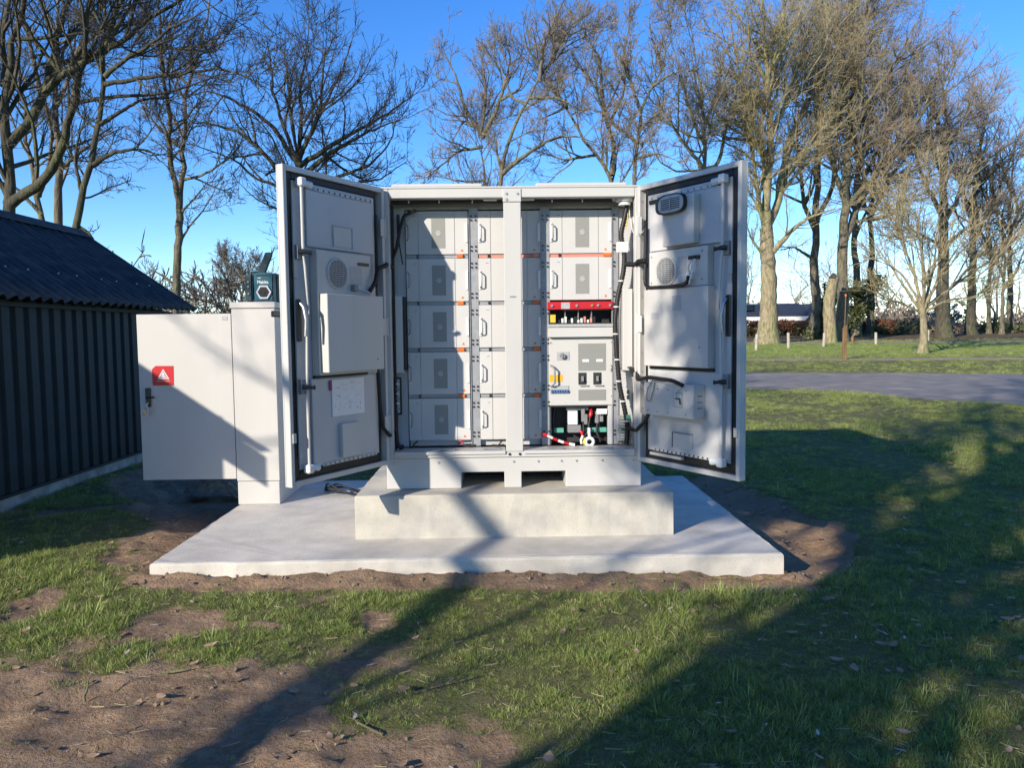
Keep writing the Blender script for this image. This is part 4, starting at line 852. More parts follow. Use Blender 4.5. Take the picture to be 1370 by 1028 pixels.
# battery modules: one is built with its sub-parts, the others are copies
MY = 5.80; ROWZ = [2.158 - .349 * i for i in range(5)]
COLX = [(-.683, .468), (-.145, .461), (.390, .462)]
def make_module(x, z, w=.463):
    b = MB(); b.box(x + .002, x + w - .002, MY + .006, MY + .5, z + .002, z + .316)
    for a, c in ((0, .092), (.095, .363), (.366, w)): b.box(x + a, x + c, MY, MY + .0055, z, z + .318)
    mod = part(b, 'battery_module', 'module', .0012)
    b = MB(); b.box(x + .192, x + .294, MY - .0016, MY - .0002, z + .045, z + .268); v = part(b, 'vent_grille', 'vent', 0, mod)
    b = MB(); b.cyl((x + .243, MY - .004, z + .157), 'y', .020, .0024, 18); part(b, 'fan_cap', 'label', 0, mod)
    b = MB(); b.box(x + .001, x + .021, MY - .010, MY - .001, z + .085, z + .225); part(b, 'side_grip', 'text', .003, mod)
    b = MB(); b.box(x + w - .021, x + w - .001, MY - .010, MY - .001, z + .085, z + .225); part(b, 'side_grip', 'text', .003, mod)
    b = MB(); b.tube([(x + .012, MY - .008, z + .215), (x + .016, MY - .028, z + .212), (x + .024, MY - .034, z + .20), (x + .024, MY - .034, z + .115), (x + .016, MY - .028, z + .103), (x + .012, MY - .008, z + .10)], .0052, 8); part(b, 'handle', 'rail', 0, mod)
    b = MB(); b.prism([(x + .407, z + .020), (x + .429, z + .020), (x + .418, z + .040)], 'y', MY - .0016, MY - .0003); part(b, 'warning_triangle', 'orange', 0, mod)
    b = MB(); b.box(x + .055, x + .075, MY - .0014, MY - .0002, z + .280, z + .284); part(b, 'serial_mark', 'grey', 0, mod)
    return mod
m0 = make_module(COLX[0][0], ROWZ[0])
for ci, (cx, w) in enumerate(COLX):
    for ri, z in enumerate(ROWZ):
        if (ci, ri) == (0, 0) or (ci == 2 and ri > 1): continue
        c = copy_tree(m0, bc); c.location.x = m0.location.x + cx - COLX[0][0]; c.location.z = m0.location.z + z - ROWZ[0] + random.Random(ci * 7 + ri).uniform(-.0012, .0012); c.location.y = m0.location.y + random.Random(ci * 11 + ri).uniform(-.002, .002)
# shelves, connectors and clips in the gaps under the rows
for ri, z in enumerate(ROWZ[:4]):
    b = MB(); b.box(-.683, -.22, MY + .012, MY + .03, z - .029, z - .002); part(b, 'shelf_bar', 'rail', .001)
    b = MB(); b.box(-.14, .312, MY + .012, MY + .03, z - .029, z - .002); part(b, 'shelf_bar' if ri else 'busbar', 'copper' if ri == 0 else 'rail', .001)
    b = MB(); b.box(-.305, -.258, MY - .008, MY + .014, z - .028, z - .002); part(b, 'connector', 'orange', .003)
    b = MB(); b.box(.262, .312, MY - .008, MY + .014, z - .028, z - .002); part(b, 'connector', 'orange' if ri else 'copper', .003)
    for x in (-.605, -.075):
        b = MB(); b.box(x, x + .014, MY - .004, MY + .012, z - .029, z - .002); part(b, 'cable_clip', 'blackp', .002)
b = MB(); b.box(.392, .85, MY + .012, MY + .03, ROWZ[0] - .029, ROWZ[0] - .002); part(b, 'busbar', 'copper', .001)
b = MB(); b.box(.79, .85, MY - .008, MY + .012, ROWZ[0] - .028, ROWZ[0] - .002); part(b, 'connector', 'orange', .003)
b = MB(); b.box(.455, .469, MY - .004, MY + .012, ROWZ[0] - .029, ROWZ[0] - .002); part(b, 'cable_clip', 'blackp', .002)
r0 = None
for x0, x1 in ((-.214, -.146), (.317, .389), (.853, .904)):
    b = MB(); b.box(x0, x1, MY + .004, MY + .03, .712, 2.50); b.box(x0, x0 + .006, MY - .006, MY + .004, .712, 2.50); rl = part(b, 'mounting_rail', 'rail', .001)
    sc = None
    for ri, z in enumerate(ROWZ):
        for dz in (.025, .055, .25, .28):
            for k, xx in enumerate((x0 + .02, x1 - .016)):
                if x1 > .85 and k: continue
                if sc is None:
                    b = MB(); b.cyl((xx, MY - .003, z + dz), 'y', .0075, .007, 8); sc = part(b, 'rail_screw', 'blackp', 0, rl); ox, oz = xx, z + dz
                else:
                    c = sc.copy(); COL.objects.link(c); c.parent = rl; c.location.x = xx - ox; c.location.z = z + dz - oz
b = MB(); b.box(-.683, .312, MY + .05, MY + .06, .712, .758); part(b, 'floor_panel', 'panel')
b = MB(); b.tube([(-.31, MY - .02, .73), (-.31, MY - .02, .755), (-.28, MY - .02, .755), (-.28, MY - .02, .728)], .007, 6); part(b, 'red_lead', 'red')
for x in (-.27, -.06):
    b = MB(); b.tube([(x, MY - .03, .722), (x + .05, MY - .04, .718), (x + .09, MY - .03, .722)], .009, 6); part(b, 'loose_plug', 'black')
b = MB(); b.tube([(-.62, MY - .02, .76), (-.65, MY - .03, .735), (-.665, MY - .03, .705)], .006, 6); part(b, 'loose_lead', 'black')
b = MB(); b.tube([(.02, MY - .02, .76), (.0, MY - .03, .735), (-.02, MY - .03, .712)], .006, 6); part(b, 'loose_lead', 'black')

# right bay: red busbar cover, tray, panels, terminal bay
GYF = 5.775
b = MB(); b.box(.368, .858, GYF, GYF + .03, 1.737, 1.795); rc = part(b, 'busbar_cover', 'red', .004)
b = MB(); b.box(.47, .535, GYF - .002, GYF - .0004, 1.742, 1.789); part(b, 'cover_label', 'label', 0, rc)
for x in (.40, .585, .70, .745, .835):
    b = MB(); b.cyl((x, GYF - .012, 1.766), 'y', .010, .012, 10); part(b, 'cover_bolt', 'zinc' if x != .70 else 'brass', 0, rc)
b = MB(); b.box(.385, .85, MY + .12, MY + .13, 1.605, 1.736); b.box(.385, .85, MY - .01, MY + .12, 1.63, 1.636); b.box(.378, .384, MY - .01, MY + .12, 1.63, 1.736); tr = part(b, 'terminal_tray', 'dark')
for i in range(12):
    x = .45 + i * .024; m_ = 'text' if i in (1, 2, 4, 6, 7, 9) else ('copper' if i in (8, 10) else 'blackp')
    b = MB(); b.box(x, x + .016, MY + .0, MY + .03, 1.637, 1.66 + .012 * ((i * 7) % 3)); part(b, 'terminal_lug', m_, .002, tr)
for x in (.50, .60, .70):
    b = MB(); b.box(x, x + .006, MY + .02, MY + .1, 1.637, 1.735); part(b, 'divider', 'grey', 0, tr)
b = MB(); b.box(.385, .43, MY - .005, MY + .02, 1.64, 1.70); part(b, 'yellow_terminal', 'yellowc', .002, tr)
b = MB(); b.box(.368, .858, GYF - .004, GYF + .05, 1.606, 1.628); b.box(.45, .80, GYF - .006, GYF - .0042, 1.611, 1.623); part(b, 'tray_ledge', 'label', .002)
b = MB(); b.box(.372, .856, GYF - .015, GYF + .05, 1.53, 1.602); part(b, 'blank_panel', 'white', .003)
b = MB(); b.box(.378, .868, MY, MY + .03, 1.013, 1.526); pw = part(b, 'power_panel', 'white', .003)
b = MB(); b.box(.436, .531, MY - .004, MY - .0005, 1.358, 1.421); part(b, 'switch_plate', 'label', .001, pw)
b = MB(); b.cyl((.478, MY - .026, 1.39), 'y', .021, .022, 14); b.box(.474, .482, MY - .032, MY - .0262, 1.374, 1.406); part(b, 'rotary_switch', 'grey', .001, pw)
for z0, z1 in ((1.276, 1.481), (1.05, 1.132)):
    b = MB(); b.box(.598, .806, MY - .0025, MY - .0005, z0, z1); part(b, 'vent_grille', 'vent', 0, pw)
for x in (.63, .735):
    b = MB(); b.box(x, x + .048, MY - .005, MY - .0028, 1.342, 1.362); part(b, 'vent_tag', 'paper', 0, pw)
b = MB(); b.box(.380, .479, MY - .0022, MY - .0005, 1.195, 1.247); part(b, 'yellow_notice', 'yellow', 0, pw)
b = MB(); b.tube([(.39, MY, 1.318), (.398, MY - .03, 1.314), (.417, MY - .042, 1.29), (.417, MY - .042, 1.185), (.398, MY - .03, 1.166), (.39, MY, 1.162)], .007, 8); part(b, 'handle', 'grey', 0, pw)
b = MB(); b.tube([(.845, MY, 1.315), (.845, MY - .014, 1.31), (.845, MY - .014, 1.275), (.845, MY, 1.27)], .004, 6); part(b, 'latch', 'zinc', 0, pw)
b = MB(); b.box(.385, .525, MY - .006, MY - .0005, 1.104, 1.165); part(b, 'breaker_row', 'label', .001, pw)
for i in range(7):
    x = .389 + i * .0193
    b = MB(); b.box(x, x + .014, MY - .020, MY - .0065, 1.112, 1.134); b.box(x + .003, x + .011, MY - .028, MY - .0205, 1.122, 1.132); part(b, 'breaker', 'blue', .001, pw)
for x in (.598, .711):
    b = MB(); b.box(x, x + .061, MY - .0045, MY - .0005, 1.17, 1.261); w_ = part(b, 'switch_window', 'dark', .001, pw)
    b = MB(); b.box(x + .022, x + .040, MY - .02, MY - .005, 1.195, 1.235); b.cyl((x + .031, MY - .03, 1.205), 'y', .009, .01, 10); part(b, 'breaker_toggle', 'grey', .002, pw)
    b = MB(); b.box(x + .005, x + .07, MY - .02, MY - .005, 1.162, 1.168); part(b, 'window_lip', 'white', 0, pw)
for x, z in ((.85, 1.49), (.85, 1.08), (.39, 1.49)):
    b = MB(); b.cyl((x, MY - .005, z), 'y', .006, .005, 8); part(b, 'panel_screw', 'grey', 0, pw)
# terminal bay below
b = MB(); b.box(.385, .835, MY + .16, MY + .17, .712, 1.01); b.box(.378, .384, MY, MY + .16, .712, 1.01); b.box(.385, .835, MY, MY + .16, 1.003, 1.011); tb = part(b, 'terminal_bay', 'dark')
b = MB(); b.box(.822, .852, MY - .004, MY + .05, .712, 1.01); part(b, 'bay_jamb', 'panel', .002)
for a, c in ((.385, .49), (.62, .82)):
    b = MB(); b.box(a, c, MY + .06, MY + .09, .798, .834); part(b, 'terminal_strip', 'green', .002, tb)
b = MB(); b.box(.522, .595, MY + .02, MY + .1, .862, .968); mc = part(b, 'contactor', 'text', .004, tb)
b = MB(); b.box(.52, .62, MY + .03, MY + .1, .80, .858); part(b, 'contactor_base', 'grey', .003, tb)
b = MB(); b.box(.51, .68, MY + .05, MY + .1, .972, .998); part(b, 'duct', 'grey', .002, tb)
for x, z0, z1 in ((.625, .88, .985), (.645, .86, .94), (.73, .87, .96), (.765, .88, .97)):
    b = MB(); b.box(x, x + .028, MY + .04, MY + .09, z0, z1); part(b, 'fuse_holder', 'grey', .004, tb)
for i, pts in enumerate(([(.64, 6 - .15, .87), (.64, 5.84, .82), (.66, 5.83, .74)], [(.70, 5.86, .96), (.685, 5.84, .88), (.67, 5.84, .80), (.62, 5.83, .73)], [(.75, 5.86, .88), (.74, 5.84, .80), (.77, 5.83, .73)], [(.42, 5.86, 1.0), (.405, 5.85, .9), (.41, 5.85, .80)], [(.66, 5.84, .75), (.72, 5.83, .77), (.80, 5.84, .74)])):
    b = MB(); b.tube(pts, .009, 7); part(b, 'black_lead', 'black', 0, tb)
b = MB(); b.tube([(.70, MY + .04, .975), (.695, MY + .02, .945), (.685, MY + .02, .92)], [.012, .017, .010], 8); part(b, 'red_cap', 'red', 0, tb)
b = MB(); b.tube([(.61, MY + .03, .815), (.625, MY + .02, .805), (.628, MY + .02, .775)], [.010, .014, .008], 8); part(b, 'red_boot', 'red', 0, tb)
b = MB(); b.tube([(.680 + .030 * math.cos(a * .4), MY - .01, .735 + .030 * math.sin(a * .4)) for a in range(17)], .0125, 8); b.tube([(.682, MY + .0, .77), (.68, MY + .02, .80), (.682, MY + .03, .835)], .012, 8); part(b, 'white_cable_loop', 'text', 0, tb)
b = MB(); b.tube([(.62, MY, .72), (.615, MY - .01, .75), (.63, MY, .78)], .010, 6); part(b, 'white_lead', 'text', 0, tb)
b = MB(); b.tube([(.645, MY, .715), (.64, MY - .01, .735), (.65, MY - .005, .76)], .012, 6); part(b, 'yellow_lead', 'yellowc', 0, tb)
b = MB(); b.box(.735, .815, MY - .001, MY + .001, .945, .985); part(b, 'bay_tag', 'paper', 0, tb)
b = MB(); b.tube([(.318, MY - .03, .803), (.355, MY - .035, .792)], .014, 8); hz = part(b, 'striped_lead', 'red', 0)
for i in range(5):
    t0, t1 = i / 5, (i + 1) / 5; f = lambda t: (.355 + .21 * t, MY - .035 + .01 * math.sin(t * 3), .792 - .075 * t - .012 * math.sin(t * 3.1))
    b = MB(); b.tube([f(t0), f((t0 + t1) / 2), f(t1)], .0115, 8); part(b, 'sleeve', 'text' if i % 2 == 0 else 'red', 0, hz)
# right hand wiring channel
def conduit(pts, r, name='conduit', m='black', parent=None, n=70, rib=.12):
    P = np.array(pts, dtype=float); d = np.r_[0, np.cumsum(np.linalg.norm(np.diff(P, axis=0), axis=1))]; t = np.linspace(0, d[-1], n)
    Q = np.stack([np.interp(t, d, P[:, i]) for i in range(3)], 1)
    for _ in range(max(3, n // 14)): Q[1:-1] = .25 * Q[:-2] + .5 * Q[1:-1] + .25 * Q[2:]
    b = MB(); b.tube([tuple(q) for q in Q], [r * (1 + (rib if i % 2 else -rib)) for i in range(n)], 8); return part(b, name, m, 0, parent)
CY = 5.70
har = conduit([(.955, CY, 2.50), (.935, CY, 2.40), (.905, CY, 2.28), (.935, CY, 2.12), (.925, CY, 2.0), (.885, CY, 1.84), (.862, CY, 1.66), (.872, CY, 1.42), (.895, CY, 1.16), (.935, CY, .98), (.955, CY, .86), (.945, CY, .72)], .018, 'cable_harness', n=150)
for z, x in ((2.2, .918), (1.94, .908), (1.75, .872), (1.55, .866), (1.36, .877), (1.2, .89), (1.05, .918), (.9, .95)):
    b = MB(); b.cyl((x, CY, z - .004), 'z', .0215, .009, 10); part(b, 'cable_tie', 'text', 0, har)
b = MB(); b.box(.912, .985, CY - .05, CY + .1, 1.28, 1.88); part(b, 'channel_cover', 'white', .004)
b = MB(); b.cyl((.93, CY - .02, 2.515), 'z', .064, .018, 24); b.cyl((.93, CY - .02, 2.488), 'z', .045, .026, 24); dt = part(b, 'smoke_detector', 'text', .004)
b = MB(); b.tube([(.95, CY, 2.49), (.958, CY - .01, 2.42), (.945, CY, 2.33)], .004, 6); part(b, 'yellow_wire', 'yellowc')
b = MB(); b.tube([(.965, CY, 2.49), (.972, CY - .01, 2.40), (.99, CY - .02, 2.30), (1.0, CY - .06, 2.26)], .003, 6); part(b, 'white_wire', 'text')
b = MB(); b.box(.876, .955, CY - .03, CY + .02, 2.147, 2.223); part(b, 'junction_box', 'paper', .003)
b = MB(); b.box(.885, .947, CY + .05, CY + .09, .741, .935); tm_ = part(b, 'terminal_block', 'label', .002)
for i in range(9):
    z = .752 + i * .02; k = ('yellowc', 'text', 'text', 'yellowc', 'blackp')[i % 5]
    b = MB(); b.tube([(.915, CY + .045, z), (.94, CY + .02, z + .002), (.95, CY + .01, z - .02)], .0045, 6); part(b, 'core_wire', k, 0, tm_)
    b = MB(); b.box(.889, .925, CY + .042, CY + .0495, z - .006, z + .006); part(b, 'terminal', 'panel', .001, tm_)
b = MB(); b.cyl((.94, CY - .03, .93), 'x', .02, .03, 10); part(b, 'teal_plug', 'green')
for z in (1.06, 1.10):
    b = MB(); b.box(.955, .972, CY + .02, CY + .05, z, z + .03); part(b, 'relay', 'blackp', .002)
# left wiring channel
b = MB(); b.box(-.775, -.755, CY - .03, CY, .72, 2.50); part(b, 'side_gasket', 'black', .004)
b = MB(); b.box(-.768, -.702, CY - .02, CY + .1, 1.28, 1.85); part(b, 'channel_cover', 'white', .004)
b = MB(); b.box(-.697, -.688, CY - .02, CY + .1, 1.30, 1.84); part(b, 'cover_gap_seal', 'black')
conduit([(-.765, CY - .03, 2.12), (-.73, CY - .04, 2.20), (-.71, CY - .03, 2.32), (-.68, CY, 2.43), (-.60, CY + .03, 2.47)], .013)
conduit([(-.73, CY + .02, 2.42), (-.725, CY + .02, 2.28), (-.715, CY + .02, 2.18), (-.70, CY + .03, 2.08)], .005, 'thin_lead', n=30)
b = MB(); b.box(-.735, -.715, CY, CY + .02, 2.30, 2.44); part(b, 'cable_entry', 'black', .003)
b = MB(); z0, z1, a, c = .97, 1.25, -.782, -.722
b.box(a, c, CY - .02, CY - .005, z1 - .014, z1); b.box(a, c, CY - .02, CY - .005, z0, z0 + .014); b.box(a, a + .012, CY - .02, CY - .005, z0 + .0145, z1 - .0145); b.box(c - .012, c, CY - .02, CY - .005, z0 + .0145, z1 - .0145); part(b, 'entry_frame', 'black', .002)
b = MB(); b.box(a + .013, c - .013, CY - .012, CY - .008, z0 + .015, z1 - .015); part(b, 'entry_plate', 'label')
for i in range(6):
    b = MB(); b.tube([(a + .016, CY - .02, z0 + .04 + i * .036), (a + .03, CY - .03, z0 + .055 + i * .036), (c - .018, CY - .02, z0 + .045 + i * .036)], .006, 6); part(b, 'entry_lead', 'text' if i % 2 else 'grey')
conduit([(-.765, CY - .03, .97), (-.768, CY - .03, .86), (-.76, CY - .03, .76), (-.735, CY - .03, .725), (-.715, CY - .02, .735)], .016)

# ------------------------------------------------------------------ the two doors
def door_matrix(s):
    H = Vector((-.845, 5.575, 0)) if s < 0 else Vector((1.045, 5.575, 0))
    a = Vector((s * .506, -.862, 0)); n = Vector((-s * .862, -.506, 0))
    return Matrix(((a.x, n.x, 0, H.x), (a.y, n.y, 0, H.y), (0, 0, 1, 0), (0, 0, 0, 1)))
DW, ZB, ZT = .96, .625, 2.60
def door_shell(s):
    Md = door_matrix(s); D = lambda: MB(Md)
    b = D(); b.box(.0, DW, -.006, .006, ZB, ZT)
    for a, c, z0, z1 in ((0, .028, ZB, ZT), (DW - .030, DW, ZB, ZT), (.0285, DW - .0305, ZT - .034, ZT), (.0285, DW - .0305, ZB, ZB + .034)): b.box(a, c, .0065, .052, z0, z1)
    d = part(b, 'door', 'white', .003)
    u0, u1, z0, z1, w = .060, DW - .032, ZB + .036, ZT - .036, .056
    b = D(); b.box(u1 - w, u1, .0065, .03, z0, z1); b.box(u0, u0 + .026, .0065, .03, z0, z1); b.box(u0 + .0265, u1 - w - .0005, .0065, .03, z1 - .040, z1); b.box(u0 + .0265, u1 - w - .0005, .0065, .03, z0, z0 + w)
    part(b, 'gasket', 'black', .004, d)
    b = D(); b.box(u0 + .03, u1 - w - .004, .0068, .030, z0 + .060, z1 - .044); part(b, 'inner_sheet', 'panel', .002, d)
    # stiffening strips beside the lock rod
    for z0_, z1_ in ((1.92, 2.38), (1.30, 1.86), (.80, 1.17)):
        b = D(); b.box(.845, .880, .031, .044, z0_, z1_); part(b, 'stiffener', 'panel', .002, d)
    # lock rod with guides, latches and handle
    for P_, r_ in (([(.832, .075, 2.50), (.832, .075, 2.10)], .012), ([(.832, .075, 2.06), (.825, .08, 2.0), (.80, .075, 1.70)], .009), ([(.815, .075, 1.70), (.83, .08, 1.40), (.83, .075, 1.26)], .009), ([(.83, .075, 1.22), (.83, .075, .74)], .012)):
        b = D(); b.tube(P_, r_, 10); part(b, 'lock_rod', 'white', 0, d)
    for z in (2.48, .70):
        b = D(); b.box(.807, .857, .045, .10, z, z + .055); part(b, 'rod_guide', 'text', .008, d)
        b = D(); b.tube([(.797, .06, z + .028), (.737, .06, z + .022)], [.02, .024], 10); part(b, 'roller', 'text', 0, d)
    for z in (2.08, 1.245):
        b = D(); b.box(.83, .875, .045, .07, z - .045, z + .045); part(b, 'latch_plate', 'grey', .003, d)
        b = D(); b.tube([(.86, .07, z), (.84, .10, z), (.82, .112, z - .004), (.808, .115, z - .004)], [.016, .014, .010, .016], 10); part(b, 'latch_knob', 'blackp', 0, d)
    b = D(); b.box(.84, .885, .045, .062, 1.53, 1.79); part(b, 'handle_plate', 'blackp', .008, d)
    b = D(); b.tube([(.857, .066, 1.765), (.853, .09, 1.74), (.847, .10, 1.66), (.85, .094, 1.56)], [.012, .014, .012, .010], 8); part(b, 'inner_handle', 'zinc', 0, d)
    b = D(); b.box(.88, .935, -.022, -.0065, 1.60, 1.80); b.box(.895, .925, -.105, -.0225, 1.685, 1.72); b.box(.80, .925, -.125, -.1055, 1.683, 1.722); part(b, 'outer_handle', 'blackp', .006, d)
    for z in (2.32, 1.62, .92):
        b = D(); b.box(.012, .055, .0525, .062, z - .06, z + .06); b.tube([(-.002, .05, z - .07), (-.002, .05, z + .07)], .012, 10); part(b, 'hinge', 'white', .003, d)
    b = D(); b.box(.918, .948, .0525, .062, .90, .96); part(b, 'edge_catch', 'white', .003, d)
    for z in np.linspace(.75, 2.5, 14):
        b = D(); b.cyl((.038, .0525, z), 'y', .004, .003, 6); part(b, 'rim_rivet', 'grey', 0, d)
    return d, D
def louvre(D, d, uc, zc, ru, rz_, w):
    """round fan opening with wire mesh"""
    n = 28; ring = [(uc + ru * math.cos(2 * math.pi * i / n), w, zc + rz_ * math.sin(2 * math.pi * i / n)) for i in range(n + 1)]
    b = D(); b.tube(ring, .008, 8); f = part(b, 'fan_ring', 'white', 0, d)
    b = D(); b.add([(uc + ru * math.cos(2 * math.pi * i / n), w - .003, zc + rz_ * math.sin(2 * math.pi * i / n)) for i in range(n)] + [(uc + ru * math.cos(2 * math.pi * i / n), w - .001, zc + rz_ * math.sin(2 * math.pi * i / n)) for i in range(n)], [tuple(range(n)), tuple(range(n, 2 * n))] + [(i, (i + 1) % n, n + (i + 1) % n, n + i) for i in range(n)]); part(b, 'fan_throat', 'dark', 0, d)
    b = D()
    for k in range(-6, 7):
        t = k / 7; h = math.sqrt(1 - t * t)
        b.box(uc + ru * t - .0022, uc + ru * t + .0022, w, w + .004, zc - rz_ * h, zc + rz_ * h); b.box(uc - ru * h, uc + ru * h, w + .0042, w + .008, zc + rz_ * t - .0022, zc + rz_ * t + .0022)
    o = part(b, 'fan_mesh', 'label', 0, d); o['kind'] = 'stuff'
def ties(D, d, u0, z0, u1, z1, w, n, m='grey'):
    b = D(); b.box(min(u0, u1), max(u0, u1), w - .004, w, min(z0, z1) - .010, max(z0, z1) + .010); part(b, 'wiring_strip', 'white', .001, d)
    for i in range(n):
        t = (i + .5) / n; u = u0 + (u1 - u0) * t; z = z0 + (z1 - z0) * t
        b = D(); b.box(u - .005, u + .005, w + .0005, w + .004, z - .006, z + .006); part(b, 'strip_stud', m, 0, d)

# left door
d, D = door_shell(-1); d['label'] = 'open left door with fan unit, terminal box and plan pocket'
b = D(); b.box(.134, .775, .031, .056, 2.122, 2.475); part(b, 'upper_panel', 'panel', .003, d)
b = D(); b.box(.361, .537, .0565, .060, 2.145, 2.274); part(b, 'pocket_plate', 'white', .001, d)
b = D(); b.box(.353, .3605, .0565, .066, 2.14, 2.28); b.box(.5375, .543, .0565, .066, 2.14, 2.28); b.box(.361, .537, .0565, .066, 2.2745, 2.28); part(b, 'pocket_frame', 'panel', .001, d)
ties(D, d, .70, 2.485, .14, 2.485, .062, 11, 'blackp')
b = D(); b.box(.215, .735, .031, .095, 1.31, 2.106); ac = part(b, 'climate_unit', 'white', .004, d)
louvre(D, d, .552, 1.963, .093, .097, .098)
b = D(); b.box(.31, .43, .0955, .0965, 1.90, 2.02); part(b, 'rating_label', 'label', 0, d)
b = D(); b.box(.24, .35, .0955, .102, 2.03, 2.05); part(b, 'unit_vent', 'blackp', .001, d)
b = D(); b.box(.385, .425, .0955, .13, 1.855, 1.90); part(b, 'cable_gland', 'grey', .004, d)
conduit([tuple(door_matrix(-1) @ Vector(p)) for p in ((.39, .125, 1.875), (.32, .14, 1.86), (.26, .12, 1.845))], .006, 'gland_lead', 'white', d, n=16)
b = D(); b.box(.17, .722, .0955, .16, 1.328, 1.828); tbx = part(b, 'terminal_box', 'white', .004, d)
b = D(); b.cyl((.24, .1605, 1.40), 'y', .006, .003, 8); part(b, 'box_screw', 'grey', 0, d)
b = D(); b.box(.215, .735, .031, .050, 1.292, 1.306); part(b, 'unit_gap', 'dark', 0, d)
b = D(); b.box(.134, .765, .031, .052, .725, 1.288); part(b, 'lower_panel', 'panel', .003, d)
b = D(); b.box(.273, .59, .0525, .060, 1.03, 1.276); pp = part(b, 'plan_pocket', 'paper', .001, d)
rr = random.Random(4)
for i in range(46):
    u = rr.uniform(.30, .56); z = rr.uniform(1.05, 1.255); L_ = rr.uniform(.012, .05)
    b = D()
    if z > 1.15: b.box(u - L_ / 2, u + L_ / 2, .0602, .0606, z, z + .0022)
    else: b.box(u, u + .003, .0602, .0606, z, z + L_ * .6)
    o = part(b, 'plan_line', 'ink', 0, d)
b = D(); b.box(.5905, .614, .053, .062, 1.205, 1.27); part(b, 'purple_tab', 'purple', .002, d)
b = D(); b.box(.359, .529, .0525, .085, .753, .98); part(b, 'document_box', 'white', .004, d)
ties(D, d, .69, .728, .15, .728, .058, 12, 'grey')
conduit([tuple(door_matrix(-1) @ Vector(p)) for p in ((.10, .055, 2.40), (.105, .06, 2.1), (.115, .06, 1.9))], .010, 'door_lead', 'black', d)
conduit([tuple(door_matrix(-1) @ Vector(p)) for p in ((.25, .11, 1.86), (.21, .13, 1.93), (.16, .11, 2.02), (.06, .10, 2.05))] + [(-.80, 5.60, 2.07), (-.765, 5.66, 2.05)], .015)
conduit([tuple(door_matrix(-1) @ Vector(p)) for p in ((.12, .06, 1.30), (.105, .06, 1.05), (.09, .07, .90), (.06, .10, .85))] + [(-.80, 5.60, .83), (-.768, 5.66, .87)], .014)
# right door
d, D = door_shell(1); d['label'] = 'open right door with oval vent, fan unit and square socket box'
b = D(); b.box(.134, .80, .031, .056, 2.122, 2.475); part(b, 'upper_panel', 'panel', .003, d)
ties(D, d, .72, 2.485, .14, 2.485, .062, 10, 'grey')
b = D(); b.box(.33, .622, .0565, .115, 2.135, 2.450); part(b, 'vent_box', 'white', .004, d)
b = D(); b.box(.14, .47, .0565, .070, 2.448, 2.474); part(b, 'vent_seal', 'black', .004, d)
def oval(uc, zc, ru, rz_, n=36, e=3.2):
    o_ = []
    for i in range(n):
        a = 2 * math.pi * i / n; c, s = math.cos(a), math.sin(a); o_.append((uc + ru * math.copysign(abs(c) ** (2 / e), c), zc + rz_ * math.copysign(abs(s) ** (2 / e), s)))
    return o_
b = D(); b.prism([(p[0], p[1]) for p in oval(.430, 2.405, .135, .066)], 'y', .1155, .150); part(b, 'vent_bezel', 'blackp', .003, d)
b = D(); b.prism([(p[0], p[1]) for p in oval(.450, 2.403, .116, .056)], 'y', .1505, .158); ov = part(b, 'oval_vent', 'label', .002, d)
for k in range(6):
    z = 2.368 + k * .0125
    b = D(); b.box(.362, .538, .1583, .1600, z, z + .0055); part(b, 'vent_slot', 'dark', 0, d)
b = D(); b.box(.447, .453, .1602, .163, 2.352, 2.455); part(b, 'vent_rib', 'label', 0, d)
b = D(); b.box(.163, .715, .031, .085, 1.858, 2.112); part(b, 'fan_unit', 'white', .004, d)
louvre(D, d, .337, 1.972, .098, .096, .088)
b = D(); b.box(.447, .528, .0855, .087, 1.945, 2.06); part(b, 'rating_plate', 'label', 0, d)
for u in (.56, .60, .63):
    b = D(); b.box(u, u + .022, .0855, .105, 2.03, 2.055); part(b, 'unit_terminal', 'blackp', .002, d)
b = D(); b.box(.55, .60, .0855, .12, 1.90, 1.95); part(b, 'cable_gland', 'text', .006, d)
MR = door_matrix(1)
R_ = lambda *p: tuple(MR @ Vector(p))
conduit([R_(.58, .12, 1.92), R_(.60, .14, 1.88), R_(.52, .12, 1.868), R_(.36, .10, 1.865), R_(.16, .09, 1.87), R_(.115, .08, 1.90), R_(.11, .07, 2.3)], .013, 'door_lead', 'black', d, n=90)
conduit([R_(.60, .11, 2.03), R_(.585, .13, 1.98), R_(.60, .12, 1.93)], .006, 'gland_lead', 'label', d, n=16)
conduit([R_(.63, .11, 2.03), R_(.63, .14, 1.93), R_(.60, .13, 1.875)], .006, 'gland_lead', 'text', d, n=20)
for u in (.19, .67):
    for z in (1.90, 2.08):
        b = D(); b.cyl((u, .0855, z), 'y', .006, .003, 8); part(b, 'unit_screw', 'grey', 0, d)
b = D(); b.box(.125, .733, .031, .098, 1.326, 1.855); part(b, 'battery_shield', 'white', .004, d)
b = D(); b.box(.41, .488, .0985, .100, 1.704, 1.804); part(b, 'rating_plate', 'label', 0, d)
b = D(); b.box(.20, .272, .0985, .100, 1.648, 1.695); part(b, 'rating_plate', 'label', 0, d)
b = D(); b.cyl((.66, .0985, 1.46), 'y', .006, .003, 8); part(b, 'shield_screw', 'grey', 0, d)
b = D(); b.box(.13, .735, .031, .047, 1.302, 1.322); part(b, 'unit_gap', 'dark', 0, d)
b = D(); b.box(.134, .80, .031, .050, .725, 1.298); part(b, 'lower_panel', 'panel', .003, d)
b = D(); b.box(.19, .668, .0505, .155, .995, 1.215); sb_ = part(b, 'socket_box', 'white', .004, d)
b = D(); b.box(.482, .572, .1555, .1575, 1.062, 1.165); part(b, 'socket_recess', 'label', .001, d)
